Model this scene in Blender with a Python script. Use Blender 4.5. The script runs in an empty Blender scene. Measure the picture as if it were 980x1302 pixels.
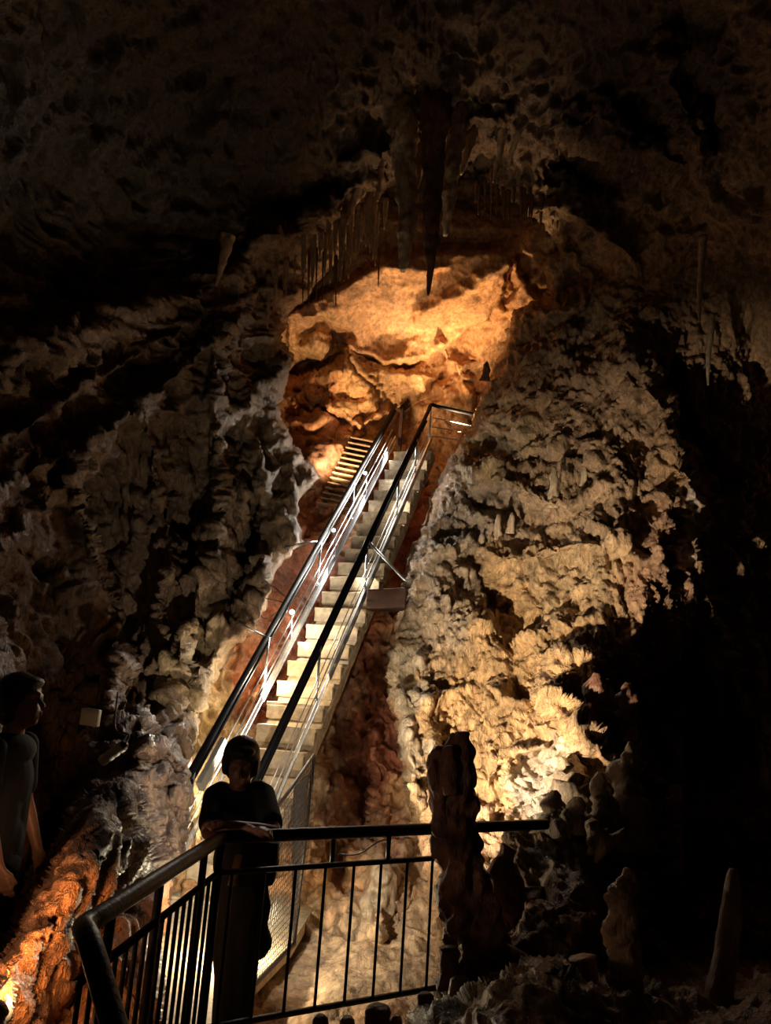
import bpy, bmesh, math, random
import numpy as np
from mathutils import Vector, Matrix, Euler
random.seed(7); rng = np.random.default_rng(7)
C = bpy.context.scene.collection
# ------------------------------------------------------------------ camera
F = 985.0; PITCH = math.radians(13); ROLL = math.radians(4)
EYE = np.array([0, 0, 1.65])
_f = np.array([0, math.cos(PITCH), math.sin(PITCH)]); _u = np.array([0, -math.sin(PITCH), math.cos(PITCH)]); _r = np.array([1., 0, 0])
CR = math.cos(ROLL)*_r + math.sin(ROLL)*_u; CU = -math.sin(ROLL)*_r + math.cos(ROLL)*_u; CF = _f
cam_d = bpy.data.cameras.new('camera'); cam = bpy.data.objects.new('camera', cam_d); C.objects.link(cam)
cam_d.sensor_fit = 'HORIZONTAL'; cam_d.sensor_width = 36; cam_d.lens = 36*F/980; cam_d.clip_end = 200; cam_d.clip_start = .02
cam.matrix_world = Matrix(((CR[0], CU[0], -CF[0], 0), (CR[1], CU[1], -CF[1], 0), (CR[2], CU[2], -CF[2], 1.65), (0, 0, 0, 1)))
bpy.context.scene.camera = cam

def ray(px, py):
    d = CF + CR*((px-490)/F) + CU*((651-py)/F)
    return d/d[1]
def P(px, py, D): return Vector(EYE + ray(px, py)*D)          # point seen at that place, D metres ahead
def PZ(px, py, z):
    d = ray(px, py); return Vector(EYE + d*((z-EYE[2])/d[2]))
# ------------------------------------------------------------------ noise
def _h(ix, iy, iz, s):
    h = (ix*374761393 + iy*668265263 + iz*2147483647 + s*1274126177) & 0xffffffff
    h = ((h ^ (h >> 13))*1274126177) & 0xffffffff
    h = ((h ^ (h >> 16))*2246822519) & 0xffffffff
    return (h ^ (h >> 15)) & 0xffffffff
_G = np.array([[1,1,0],[-1,1,0],[1,-1,0],[-1,-1,0],[1,0,1],[-1,0,1],[1,0,-1],[-1,0,-1],[0,1,1],[0,-1,1],[0,1,-1],[0,-1,-1],[1,1,0],[-1,1,0],[0,-1,1],[0,-1,-1]], float)
def noise(p, s=0):
    i = np.floor(p).astype(np.int64); f = p-i; w = f*f*f*(f*(f*6-15)+10)
    out = 0
    for dx in (0, 1):
        wx = w[:, 0] if dx else 1-w[:, 0]
        for dy in (0, 1):
            wy = w[:, 1] if dy else 1-w[:, 1]
            for dz in (0, 1):
                wz = w[:, 2] if dz else 1-w[:, 2]
                g = _G[_h(i[:, 0]+dx, i[:, 1]+dy, i[:, 2]+dz, s) & 15]
                out = out + wx*wy*wz*(g[:, 0]*(f[:, 0]-dx)+g[:, 1]*(f[:, 1]-dy)+g[:, 2]*(f[:, 2]-dz))
    return out
def fbm(p, o=4, s=0, g=.5):
    a, t = 1., 0
    for k in range(o): t = t+a*noise(p*(2.03**k), s+k); a *= g
    return t
def ridged(p, o=4, s=0, g=.5):
    a, t = 1., 0
    for k in range(o): t = t+a*(1-(np.sqrt(noise(p*(2.03**k), s+k)**2+.0012)-.035)*2.2); a *= g
    return t
def billow(p, o=3, s=0, g=.5):
    a, t = 1., 0
    for k in range(o): t = t+a*(np.sqrt(noise(p*(2.03**k), s+k)**2+.0008)*2); a *= g
    return t
def worley(p, s=0):
    i = np.floor(p).astype(np.int64); f1 = np.full(len(p), 9.); f2 = np.full(len(p), 9.)
    for dx in (-1, 0, 1):
        for dy in (-1, 0, 1):
            for dz in (-1, 0, 1):
                c = i+[dx, dy, dz]
                h = _h(c[:, 0], c[:, 1], c[:, 2], s)
                q = c+np.stack([(h & 1023)/1023., ((h >> 10) & 1023)/1023., ((h >> 20) & 1023)/1023.], 1)
                d = np.sqrt(((q-p)**2).sum(1))
                n = d < f1; f2 = np.where(n, f1, np.minimum(f2, d)); f1 = np.where(n, d, f1)
    return f1, f2
# ------------------------------------------------------------------ image-plane measuring helpers
def seg_dist(x, y, pts, closed=False):
    best = np.full(x.shape, 1e9); n = len(pts)
    for k in range(n if closed else n-1):
        ax, ay = pts[k]; bx, by = pts[(k+1) % n]
        vx, vy = bx-ax, by-ay; L = vx*vx+vy*vy+1e-9
        t = np.clip(((x-ax)*vx+(y-ay)*vy)/L, 0, 1)
        best = np.minimum(best, np.hypot(x-ax-t*vx, y-ay-t*vy))
    return best
def inside(x, y, pts):
    c = np.zeros(x.shape, bool); n = len(pts)
    for k in range(n):
        ax, ay = pts[k]; bx, by = pts[(k+1) % n]
        if ay == by: continue
        c ^= ((ay > y) != (by > y)) & (x < (bx-ax)*(y-ay)/(by-ay)+ax)
    return c
def sd_poly(x, y, pts):            # positive inside
    d = seg_dist(x, y, pts, True); return np.where(inside(x, y, pts), d, -d)
def sstep(a, b, v):
    t = np.clip((v-a)/(b-a), 0, 1); return t*t*(3-2*t)
def tps(ctrl, x, y):
    c = np.array(ctrl, float); q = c[:, :2]/500.; v = np.log(c[:, 2]); n = len(q)
    def U(r2): return np.where(r2 > 0, r2*np.log(r2+1e-12), 0)
    K = U(((q[:, None]-q[None])**2).sum(2)) + np.eye(n)*.002
    A = np.zeros((n+3, n+3)); A[:n, :n] = K; A[:n, n] = 1; A[:n, n+1:] = q; A[n, :n] = 1; A[n+1:, :n] = q.T
    w = np.linalg.solve(A, np.r_[v, 0, 0, 0]); out = w[n]+w[n+1]*x/500+w[n+2]*y/500
    for k in range(n): out = out+w[k]*U((x/500-q[k, 0])**2+(y/500-q[k, 1])**2)
    return np.exp(out)
# ------------------------------------------------------------------ materials
def nt(name):
    m = bpy.data.materials.new(name); m.use_nodes = True; t = m.node_tree; return m, t, t.nodes['Principled BSDF']
def N(t, typ, **k):
    n = t.nodes.new(typ)
    for a, v in k.items(): setattr(n, a, v)
    return n
def rock_mat(name, rough=(.38, .8), bump=.6, fine=38., base=None):
    m, t, b = nt(name); L = t.links
    tc = N(t, 'ShaderNodeTexCoord'); mp = N(t, 'ShaderNodeMapping'); mp.inputs['Scale'].default_value = (1, 1, .55)
    L.new(tc.outputs['Object'], mp.inputs[0])
    def noi(scale, det, r=.6, src=mp):
        n = N(t, 'ShaderNodeTexNoise'); n.inputs['Scale'].default_value = scale; n.inputs['Detail'].default_value = det; n.inputs['Roughness'].default_value = r
        L.new(src.outputs[0], n.inputs['Vector']); return n
    if base is None:
        a = N(t, 'ShaderNodeAttribute', attribute_name='Col'); col = a.outputs['Color']
    else:
        a = N(t, 'ShaderNodeRGB'); a.outputs[0].default_value = (*base, 1); col = a.outputs[0]
    n1 = noi(2.6, 6, .65); n2 = noi(14, 5, .7); n3 = noi(fine, 4, .7)
    r1 = N(t, 'ShaderNodeMapRange'); r1.inputs['From Min'].default_value = .3; r1.inputs['From Max'].default_value = .7; r1.inputs['To Min'].default_value = .55; r1.inputs['To Max'].default_value = 1.3
    L.new(n1.outputs['Fac'], r1.inputs[0])
    r2 = N(t, 'ShaderNodeMapRange'); r2.inputs['From Min'].default_value = .3; r2.inputs['From Max'].default_value = .7; r2.inputs['To Min'].default_value = .45; r2.inputs['To Max'].default_value = 1.5
    L.new(n2.outputs['Fac'], r2.inputs[0])
    mu = N(t, 'ShaderNodeMath', operation='MULTIPLY'); L.new(r1.outputs[0], mu.inputs[0]); L.new(r2.outputs[0], mu.inputs[1])
    vm = N(t, 'ShaderNodeVectorMath', operation='SCALE'); L.new(col, vm.inputs[0]); L.new(mu.outputs[0], vm.inputs['Scale'])
    L.new(vm.outputs[0], b.inputs['Base Color'])
    rr = N(t, 'ShaderNodeMapRange'); rr.inputs['From Min'].default_value = .35; rr.inputs['From Max'].default_value = .62; rr.inputs['To Min'].default_value = rough[0]; rr.inputs['To Max'].default_value = rough[1]
    n4 = noi(5., 3); L.new(n4.outputs['Fac'], rr.inputs[0]); L.new(rr.outputs[0], b.inputs['Roughness'])
    ad = N(t, 'ShaderNodeMath', operation='MULTIPLY_ADD'); L.new(n3.outputs['Fac'], ad.inputs[0]); ad.inputs[1].default_value = .45; L.new(n2.outputs['Fac'], ad.inputs[2])
    m2 = N(t, 'ShaderNodeMapping'); m2.inputs['Scale'].default_value = (1, .5, .16); L.new(tc.outputs['Object'], m2.inputs[0]); n5 = noi(26, 4, .65, m2)
    ad2 = N(t, 'ShaderNodeMath', operation='MULTIPLY_ADD'); L.new(n5.outputs['Fac'], ad2.inputs[0]); ad2.inputs[1].default_value = .7; L.new(ad.outputs[0], ad2.inputs[2]); ad = ad2
    bp = N(t, 'ShaderNodeBump'); bp.inputs['Strength'].default_value = bump; bp.inputs['Distance'].default_value = .06
    L.new(ad.outputs[0], bp.inputs['Height']); L.new(bp.outputs[0], b.inputs['Normal'])
    return m
def plain(name, col, rough=.5, metal=0., var=.25, scale=18., bump=.15, emit=None, es=0):
    m, t, b = nt(name); L = t.links
    tc = N(t, 'ShaderNodeTexCoord'); n = N(t, 'ShaderNodeTexNoise'); n.inputs['Scale'].default_value = scale; n.inputs['Detail'].default_value = 5
    L.new(tc.outputs['Object'], n.inputs['Vector'])
    r = N(t, 'ShaderNodeMapRange'); r.inputs['From Min'].default_value = .3; r.inputs['From Max'].default_value = .7; r.inputs['To Min'].default_value = 1-var; r.inputs['To Max'].default_value = 1+var
    L.new(n.outputs['Fac'], r.inputs[0])
    vm = N(t, 'ShaderNodeVectorMath', operation='SCALE'); vm.inputs[0].default_value = col; L.new(r.outputs[0], vm.inputs['Scale'])
    L.new(vm.outputs[0], b.inputs['Base Color'])
    b.inputs['Roughness'].default_value = rough; b.inputs['Metallic'].default_value = metal
    if bump:
        bp = N(t, 'ShaderNodeBump'); bp.inputs['Strength'].default_value = bump; bp.inputs['Distance'].default_value = .01
        L.new(n.outputs['Fac'], bp.inputs['Height']); L.new(bp.outputs[0], b.inputs['Normal'])
    if emit: b.inputs['Emission Color'].default_value = (*emit, 1); b.inputs['Emission Strength'].default_value = es
    return m
M = dict(
    rock=rock_mat('limestone', (.35, .75), .9), smooth=rock_mat('smooth_clay_rock', (.5, .85), .45),
    drip=rock_mat('dripstone', (.35, .7), .4, base=(.34, .22, .13)),
    drip_dark=rock_mat('dark_dripstone', (.45, .8), .5, base=(.15, .065, .035)),  # dark tone also puts the shade of silhouetted stones into the colour
    drip_pale=rock_mat('pale_dripstone', (.35, .7), .4, base=(.36, .27, .18)),
    galv=plain('galvanised_steel', (.55, .6, .66), .32, .85, .2, 30),
    black=plain('black_paint', (.004, .0045, .006), .5, .0, .3, 40, .05),
    rust=plain('dark_railing_paint', (.016, .011, .010), .45, .0, .4, 60, .3),
    concrete=plain('worn_concrete', (.50, .41, .29), .8, 0, .3, 14, .6),
    greybox=plain('grey_enamel', (.22, .22, .21), .5, .2, .1),
    wood=plain('weathered_board', (.3, .22, .14), .7, 0, .3, 20, .4),
    beam=plain('dark_beam', (.05, .018, .010), .7, 0, .3, 9, .4),
    shirt=plain('dark_tshirt', (.006, .0055, .008), .9, 0, .2, 12, .2),
    trousers=plain('dark_trousers', (.007, .0055, .0065), .9, 0, .2, 12, .2),
    skin=plain('skin', (.28, .14, .10), .5, 0, .06, 8, .05),
    hair=plain('dark_hair', (.02, .013, .01), .45, 0, .4, 90, .5),
    bag=plain('black_bag_cloth', (.01, .01, .012), .8, 0, .2, 30, .3),
    pale=plain('pale_gap_strip', (.45, .32, .26), .8, 0, .1, 20, .1),
    cable=plain('cable_rubber', (.02, .02, .02), .6, 0, .1, 20, .0),
    plasticw=plain('pale_plastic', (.5, .5, .45), .4, 0, .1, 20, .05),
    bulb=plain('lit_cool_led', (1, 1, 1), .4, 0, 0, 1, 0, (.85, .93, 1), 60),
    bulbw=plain('lit_warm_lamp', (1, 1, 1), .4, 0, 0, 1, 0, (1, .75, .45), 14),
)
M['rust'].node_tree.nodes['Principled BSDF'].inputs['Specular IOR Level'].default_value = .25
M['black'].node_tree.nodes['Principled BSDF'].inputs['IOR'].default_value = 1.25
M['black'].node_tree.nodes['Principled BSDF'].inputs['Specular IOR Level'].default_value = .12
# ------------------------------------------------------------------ mesh helpers
def tag(o, label=None, cat=None, group=None, kind=None):
    for k, v in (('label', label), ('category', cat), ('group', group), ('kind', kind)):
        if v: o[k] = v
    return o
def empty(name, loc, label, cat, group=None):
    o = bpy.data.objects.new(name, None); C.objects.link(o); o.location = loc; o.empty_display_size = .1
    return tag(o, label, cat, group)
def link(name, bm, mat, parent=None, smooth=True, origin=None):
    me = bpy.data.meshes.new(name)
    bmesh.ops.recalc_face_normals(bm, faces=bm.faces)
    og = Vector(origin) if origin is not None else (Vector(parent.location) if parent is not None else Vector((0, 0, 0)))
    if og.length: bmesh.ops.translate(bm, verts=bm.verts, vec=-og)
    bm.to_mesh(me); bm.free(); me.materials.append(M[mat] if isinstance(mat, str) else mat)
    if smooth: me.polygons.foreach_set('use_smooth', [True]*len(me.polygons))
    o = bpy.data.objects.new(name, me); C.objects.link(o)
    if parent is not None:
        o.parent = parent
        if origin is not None: o.location = og - world_loc(parent)
    elif og.length: o.location = og
    return o
def world_loc(o):
    v = Vector(o.location)
    while o.parent is not None: o = o.parent; v = v+o.location
    return v
def child(name, bm, mat, parent, smooth=True):          # geometry given in world coordinates
    return link(name, bm, mat, parent, smooth, origin=world_loc(parent))
def tube(bm, pts, r, n=8, caps=True):
    pts = [Vector(p) for p in pts]; rs = r if isinstance(r, (list, tuple)) else [r]*len(pts)
    rings = []; ref = None
    for k, p in enumerate(pts):
        a = pts[max(k-1, 0)]; b = pts[min(k+1, len(pts)-1)]; d = (b-a).normalized()
        if ref is None: ref = Vector((0, 0, 1)) if abs(d.z) < .9 else Vector((1, 0, 0))
        u = (ref-d*ref.dot(d)).normalized(); ref = u; v = d.cross(u)
        rings.append([bm.verts.new(p+(u*math.cos(2*math.pi*j/n)+v*math.sin(2*math.pi*j/n))*rs[k]) for j in range(n)])
    for a, b in zip(rings, rings[1:]):
        for j in range(n): bm.faces.new((a[j], a[(j+1) % n], b[(j+1) % n], b[j]))
    if caps: bm.faces.new(rings[0][::-1]); bm.faces.new(rings[-1])
def box(bm, c, ax, ay, az):       # centre and three half-axes
    c = Vector(c); v = [bm.verts.new(c+Vector(ax)*i+Vector(ay)*j+Vector(az)*k) for i in (-1, 1) for j in (-1, 1) for k in (-1, 1)]
    for f in ((0,1,3,2),(4,6,7,5),(0,4,5,1),(2,3,7,6),(0,2,6,4),(1,5,7,3)): bm.faces.new([v[i] for i in f])
def bbox_bev(bm, c, ax, ay, az, bev=.004):
    b2 = bmesh.new(); box(b2, c, ax, ay, az); bmesh.ops.recalc_face_normals(b2, faces=b2.faces)
    bmesh.ops.bevel(b2, geom=b2.edges[:], offset=bev, segments=2, affect='EDGES', profile=.7)
    me = bpy.data.meshes.new('t'); b2.to_mesh(me); b2.free(); bm.from_mesh(me); bpy.data.meshes.remove(me)
def arc(pts, k=4):                # rounded corners by Catmull-Rom
    pts = [Vector(p) for p in pts]; out = []
    for i in range(len(pts)-1):
        p0, p1, p2, p3 = pts[max(i-1, 0)], pts[i], pts[i+1], pts[min(i+2, len(pts)-1)]
        for j in range(k):
            t = j/k
            out.append(.5*((2*p1)+(p2-p0)*t+(2*p0-5*p1+4*p2-p3)*t*t+(3*p1-p0-3*p2+p3)*t**3))
    out.append(pts[-1]); return out

# ================================================================== ROCK
def axis(lo, a, b, hi, step, mult=1.35):
    c = list(np.arange(a, b+.1, step)); s = step; l = []; x = a
    while x > lo: s = min(s*mult, 45); x -= s; l.append(x)
    s = step; r = []; x = b
    while x < hi: s = min(s*mult, 45); x += s; r.append(x)
    return np.array(l[::-1]+c+r)
HOLE = [(470,262),(495,238),(520,228),(560,240),(590,228),(612,238),(650,262),(690,286),(708,310),(690,330),(694,360),(690,384),(668,388),(650,398),
 (640,430),(626,468),(612,500),(603,525),(598,545),(572,578),(552,620),(541,660),(522,698),(508,740),(503,790),(492,830),(492,870),(500,920),(508,960),
 (517,1010),(530,1070),(545,1150),(556,1235),(515,1290),(500,1420),(225,1420),(205,1302),(205,1200),(212,1120),(232,1060),(240,950),(262,880),(286,835),
 (322,800),(338,760),(352,722),(385,692),(376,650),(392,622),(408,606),(388,585),(372,565),(352,532),(362,500),(372,455),(360,425),(366,398),(385,385),
 (398,372),(420,350),(440,318),(452,290)]
_h2 = []
_rj = random.Random(11)
for _k in range(len(HOLE)):
    (_a, _b), (_c, _d) = HOLE[_k], HOLE[(_k+1) % len(HOLE)]; _l = math.hypot(_c-_a, _d-_b); _n = max(1, int(_l/7)); _m = 3.4 if _b < 1240 else 1
    for _i in range(_n):
        _f_ = _i/_n; _j = _rj.gauss(0, _m*.6); _h2.append((_a+(_c-_a)*_f_+(_d-_b)/_l*_j, _b+(_d-_b)*_f_-(_c-_a)/_l*_j))
HOLE = _h2
FRONT = [  # px, py, metres ahead
 (690,340,12.8),(650,400,12.8),(612,500,13.0),(598,545,12.7),(552,620,11.9),(522,698,11.0),(503,790,10.2),(492,870,9.5),(508,960,8.6),(530,1070,7.5),(556,1235,5.9),
 (720,420,12.0),(700,500,11.3),(690,600,10.4),(690,700,9.7),(680,800,9.0),(640,900,8.4),(640,1000,7.5),(640,1100,6.6),(600,1180,6.1),
 (800,420,10.8),(800,560,9.9),(830,700,8.9),(800,850,8.0),(760,950,7.4),(740,1050,6.5),(700,1200,5.2),
 (880,420,10.6),(900,560,10.3),(900,700,9.8),(900,850,9.2),(880,1000,8.0),(860,1200,6.8),(980,500,11.2),(980,800,10.2),(980,1100,7.6),(980,1302,5.4),(1250,600,9.5),(1250,1300,4.0),(1250,0,5.0),
 (540,240,12.6),(620,250,12.9),(700,290,12.6),(760,300,12.0),(850,230,10.4),(700,150,10.6),(560,120,10.6),(860,100,8.8),(980,200,8.0),(980,0,6.6),(700,0,8.6),(450,0,8.4),(450,150,10.6),
 (450,290,12.6),(380,375,12.8),(366,430,12.6),(352,532,11.9),(400,610,11.6),(380,690,10.6),(322,800,9.4),(262,880,8.8),(240,950,8.3),(222,1080,7.4),(205,1200,6.4),(205,1302,5.6),
 (330,330,11.9),(300,400,11.6),(300,500,11.2),(300,620,10.8),(300,720,10.2),(250,400,10.8),(230,620,10.2),(200,760,9.2),(150,620,9.2),(100,500,8.6),(90,620,8.4),(0,500,7.4),(0,640,6.8),
 (200,900,8.0),(120,850,7.6),(60,760,7.2),(0,800,6.4),(0,950,5.8),(100,1000,6.2),(160,1080,6.0),(150,1200,5.4),(60,1250,5.0),(0,1302,4.4),(0,1100,5.6),
 (150,330,9.8),(0,350,7.8),(200,200,9.2),(0,150,6.6),(0,0,5.6),(200,0,6.8),(-260,600,4.8),(-260,1300,2.6),(-260,0,4.4)]
# strokes: points, half width px, metres towards the viewer (negative = a groove or pocket), profile 'r' ridge / 's' soft
FS = [
 # left wall: long diagonal shelf edge and the hanging curtains below it
 ([(0,470),(60,448),(120,420),(190,388),(250,372),(300,345),(350,300)], 26, .55, 's'),
 ([(-40,640),(20,610),(60,590),(95,575),(140,545),(185,510),(230,470),(275,430),(300,405)], 9, .55, 'r'),
 ([(0,560),(70,520),(140,470),(210,430),(280,390),(340,365)], 8, .35, 'r'),
 ([(0,690),(30,660),(60,640),(92,600)], 9, .4, 'r'),
 ([(90,590),(96,640),(112,690),(128,740),(146,790),(150,840),(140,900)], 6, .6, 'r'),
 ([(185,520),(196,600),(208,650),(214,720),(200,790),(215,840)], 7, .5, 'r'),
 ([(275,430),(276,520),(280,600),(276,680),(272,720),(250,760),(235,800),(228,850)], 7, .6, 'r'),
 ([(325,560),(336,620),(330,700),(332,760)], 8, .45, 'r'),
 ([(305,600),(312,680),(322,740)], 5, .35, 'r'),
 ([(150,840),(170,880),(182,930),(170,980)], 6, .4, 'r'),
 ([(195,690),(212,740),(228,790),(232,850),(262,880)], 6, .4, 'r'),
 ([(180,950),(215,960),(228,1000),(226,1060)], 9, .45, 'r'),
 ([(180,1000),(200,980),(215,1010),(205,1100)], 7, .3, 'r'),
 ([(300,520),(330,500),(352,480),(362,470)], 10, .35, 'r'),
 ([(352,535),(372,568),(404,605),(395,635),(378,650)], 9, .35, 'r'),
 ([(140,640),(150,720),(170,780)], 38, -.9, 's'),
 ([(240,560),(245,640),(245,700)], 20, -.7, 's'),
 ([(325,650),(318,700),(300,740),(285,770)], 13, -.9, 's'),
 ([(40,740),(70,840),(60,960)], 55, -.9, 's'),
 ([(300,560),(296,600)], 14, -.5, 's'),
 ([(120,740),(180,850),(190,900)], 12, -.4, 's'),
 ([(260,800),(230,900)], 12, -.35, 's'),
 # bottom-left tan buttress
 ([(150,960),(150,1020),(120,1080),(70,1150),(20,1230),(-20,1302)], 42, .85, 's'),
 ([(165,1130),(120,1190),(80,1302)], 18, -.4, 's'),
 ([(85,1000),(60,1080),(20,1150),(0,1200)], 12, -.9, 's'),
 # ceiling band over the opening
 ([(330,300),(380,290),(430,250),(470,225)], 16, .5, 's'),
 ([(360,270),(420,235)], 18, -1.0, 's'),
 ([(430,215),(460,205),(500,190),(560,160),(640,150)], 12, .4, 's'),
 ([(585,250),(605,215)], 13, -.9, 's'),
 ([(700,300),(740,340),(770,400)], 12, .5, 'r'),
 ([(690,270),(720,260),(760,300),(800,320)], 12, .5, 'r'),
 ([(850,60),(850,110),(875,150),(890,200)], 18, .7, 's'),
 ([(730,160),(760,150),(800,190),(860,210)], 22, .7, 's'),
 ([(720,210),(770,240)], 22, -.9, 's'),
 # right wall: pockets and overhanging ledges
 ([(740,350),(760,390),(740,440)], 22, -.6, 's'),
 ([(690,400),(735,395),(745,380)], 8, .5, 's'),
 ([(600,560),(640,575),(680,590),(730,585),(750,610)], 14, -.45, 's'),
 ([(560,600),(610,600),(660,620),(700,640)], 10, .3, 's'),
 ([(600,640),(640,660),(700,670),(745,655)], 9, -.3, 's'),
 ([(585,690),(620,705),(680,700),(730,690),(790,690)], 11, .32, 's'),
 ([(600,720),(630,770),(655,790)], 18, -.8, 's'),
 ([(560,700),(548,740),(560,780)], 10, .3, 's'),
 ([(650,800),(690,830),(760,850)], 12, .2, 's'),
 ([(800,470),(850,520),(860,600),(845,700)], 26, .7, 's'),
 ([(870,590),(885,640),(890,720)], 10, .7, 'r'),
 ([(850,480),(880,560),(920,620)], 14, -.8, 's'),
 ([(900,760),(930,860),(960,910)], 10, .7, 'r'),
 ([(860,890),(890,960),(890,1100)], 48, -1.1, 's'),
 ([(690,880),(740,930),(790,990)], 12, .5, 's'),
 ([(500,880),(520,940),(530,1020)], 12, .35, 's'),
 ([(530,840),(545,930),(560,1040)], 12, .3, 's'),
 ([(615,990),(650,960),(690,950)], 9, .4, 's'),
 ([(640,1040),(690,1020),(720,1010)], 10, -.4, 's'),
 ([(655,690),(640,640)], 12, -.3, 's'),
]
FP = [ # polygons: points, soft px, metres towards the viewer
 ([(112,1015),(90,1045),(68,1077),(37,1131),(10,1186),(-30,1230),(-260,1330),(-260,1500),(230,1500),(205,1302),(200,1100),(165,990)], 22, 1.5),
 ([(512,1295),(535,1268),(562,1248),(600,1236),(650,1228),(700,1226),(760,1238),(830,1236),(980,1225),(1300,1225),(1300,1500),(480,1500)], 30, 1.9),
 ([(640,1090),(655,1060),(700,1040),(740,1020),(780,1060),(800,1120),(820,1240),(610,1240)], 16, .7),
 ([(690,860),(700,830),(760,850),(800,880),(830,960),(830,1060),(690,1060)], 22, .35),
]
BACK = [
 (300,300,13.6),(450,250,13.6),(600,240,13.8),(700,290,13.7),(760,380,14.4),
 (370,390,14.2),(450,380,14.0),(550,370,14.0),(640,330,13.5),(690,350,13.75),
 (400,430,14.7),(470,450,15.0),(560,440,15.1),(630,430,14.8),
 (380,480,15.3),(450,480,14.9),(530,500,15.3),(600,500,15.2),(660,560,15.0),
 (360,540,14.8),(420,560,14.2),(470,560,14.7),(530,570,15.0),(400,640,13.2),(450,650,13.6),(380,720,12.2),(440,720,12.6),
 (540,640,14.0),(520,720,12.7),(490,780,11.3),(340,800,10.8),(400,800,11.4),(300,880,9.9),(360,880,10.6),(460,880,10.3),(430,960,9.6),(500,960,9.6),
 (260,950,9.2),(240,1060,8.6),(300,1060,8.9),(400,1060,8.7),(500,1060,8.6),(560,1060,8.3),(400,1130,8.0),(540,1130,7.6),(600,1200,7.0),(220,1180,7.8),(180,1300,6.8),(760,900,9.5),(760,1300,6.6),(640,1350,6.6)]
BS = [
 ([(372,470),(395,462),(425,455)], 9, -1.3, 's'),
 ([(425,440),(440,425)], 6, -.7, 's'),
 ([(380,410),(395,400),(420,400)], 12, .25, 's'),
 ([(385,425),(405,415),(430,425)], 9, -.5, 's'),
 ([(440,470),(470,480),(510,470),(560,500)], 30, .5, 's'),
 ([(500,545),(545,500),(560,480)], 9, -.5, 's'),
 ([(370,530),(400,510),(420,490)], 3, -.3, 'r'),
 ([(410,520),(440,535),(480,520),(500,500)], 2.5, -.35, 'r'),
 ([(415,500),(450,510),(490,480)], 2, -.25, 'r'),
 ([(440,455),(470,490),(500,520)], 2, -.2, 'r'),
 ([(380,500),(430,530),(445,560)], 3, -.3, 'r'),
 ([(450,540),(440,600)], 3, -.3, 'r'),
 ([(470,520),(455,570)], 3, -.3, 'r'),
 ([(560,440),(590,480),(600,510)], 8, .3, 's'),
 ([(400,580),(430,570),(450,590),(440,630)], 20, .35, 's'),
 ([(395,640),(430,600)], 3, -.3, 'r'),
 ([(380,690),(420,650)], 4, -.25, 'r'),
 ([(540,400),(600,370),(645,335)], 14, .3, 's'),
 ([(650,335),(652,370),(640,390)], 3, -.5, 'r'),
 ([(665,330),(672,360),(690,372)], 6, -.45, 's'),
 ([(690,345),(670,362),(655,372)], 3, .25, 'r'),
 ([(500,285),(560,290),(640,290)], 14, .25, 's'),
 ([(470,330),(520,345),(560,340)], 8, .2, 's'),
 # under the stairs: red streaks
 ([(470,870),(450,930),(430,990),(420,1050)], 7, .3, 'r'),
 ([(480,860),(470,920),(480,980),(486,1050)], 6, .3, 'r'),
 ([(460,840),(455,900),(475,950),(500,990)], 5, .25, 'r'),
 ([(440,920),(430,970)], 16, -.35, 's'),
 ([(460,990),(460,1060)], 18, -.5, 's'),
 ([(405,960),(396,1040),(392,1100)], 12, .35, 's'),
 ([(510,1080),(500,1150)], 9, .35, 's'),
 ([(480,1095),(484,1180)], 10, .5, 's'),
 ([(430,1080),(440,1130)], 14, -.4, 's'),
 ([(262,960),(250,1060),(238,1180)], 16, .3, 's'),
 ([(340,850),(335,870),(322,885)], 10, .55, 's'),
]
BP = [
 # smooth overhanging roof slab in front of the boulders
 ([(362,402),(385,388),(420,372),(470,340),(540,320),(600,318),(646,318),(652,340),(640,380),(618,405),(590,425),(556,452),(520,462),(490,466),(460,450),(436,436),(410,405)], 5, .7),
 # hanging pocket of pale rock left
 ([(366,402),(400,398),(432,420),(428,448),(400,462),(380,455),(364,440)], 4, .25),
 # cracked boulder
 ([(420,448),(444,436),(470,456),(500,470),(540,470),(556,480),(520,520),(488,532),(455,545),(418,520),(412,490)], 5, .5),
 ([(365,505),(400,492),(418,500),(425,530),(400,548),(372,540)], 5, .35),
]
def field(ctrl, strokes, polys, X, Y):
    x, y = X.ravel(), Y.ravel(); D = tps(ctrl, x, y)
    wob = np.stack([x/28., y/28., np.zeros_like(x)], 1); wx = fbm(wob, 3, 90)*9; wy = fbm(wob, 3, 95)*9
    xx, yy = x+wx, y+wy
    for pts, w, a, kind in strokes:
        px = [p[0] for p in pts]; py = [p[1] for p in pts]; m = 4*w
        s = np.where((xx > min(px)-m) & (xx < max(px)+m) & (yy > min(py)-m) & (yy < max(py)+m))[0]
        if not len(s): continue
        d = seg_dist(xx[s], yy[s], pts)
        D[s] -= a*(np.exp(-d/w)*(1-np.exp(-(4-d/w).clip(0))) if kind == 'r' else np.exp(-(d/w)**2))
    for pts, soft, a in polys:
        sd = sd_poly(x+wx*.4, y+wy*.4, pts); D -= a*np.sqrt(sstep(-soft*.2, soft, sd))
    return D.reshape(X.shape)
def normals(Pt):
    du = np.gradient(Pt, axis=1); dv = np.gradient(Pt, axis=0); n = np.cross(du, dv); n /= np.linalg.norm(n, axis=2, keepdims=True)+1e-12
    v = Pt-EYE; s = np.sign((n*v).sum(2, keepdims=True)); return -n*s
def to_world(X, Y, D):
    d = CF[None, None]+CR*((X-490)/F)[..., None]+CU*((651-Y)/F)[..., None]
    return EYE+d/d[..., 1:2]*D[..., None]
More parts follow.
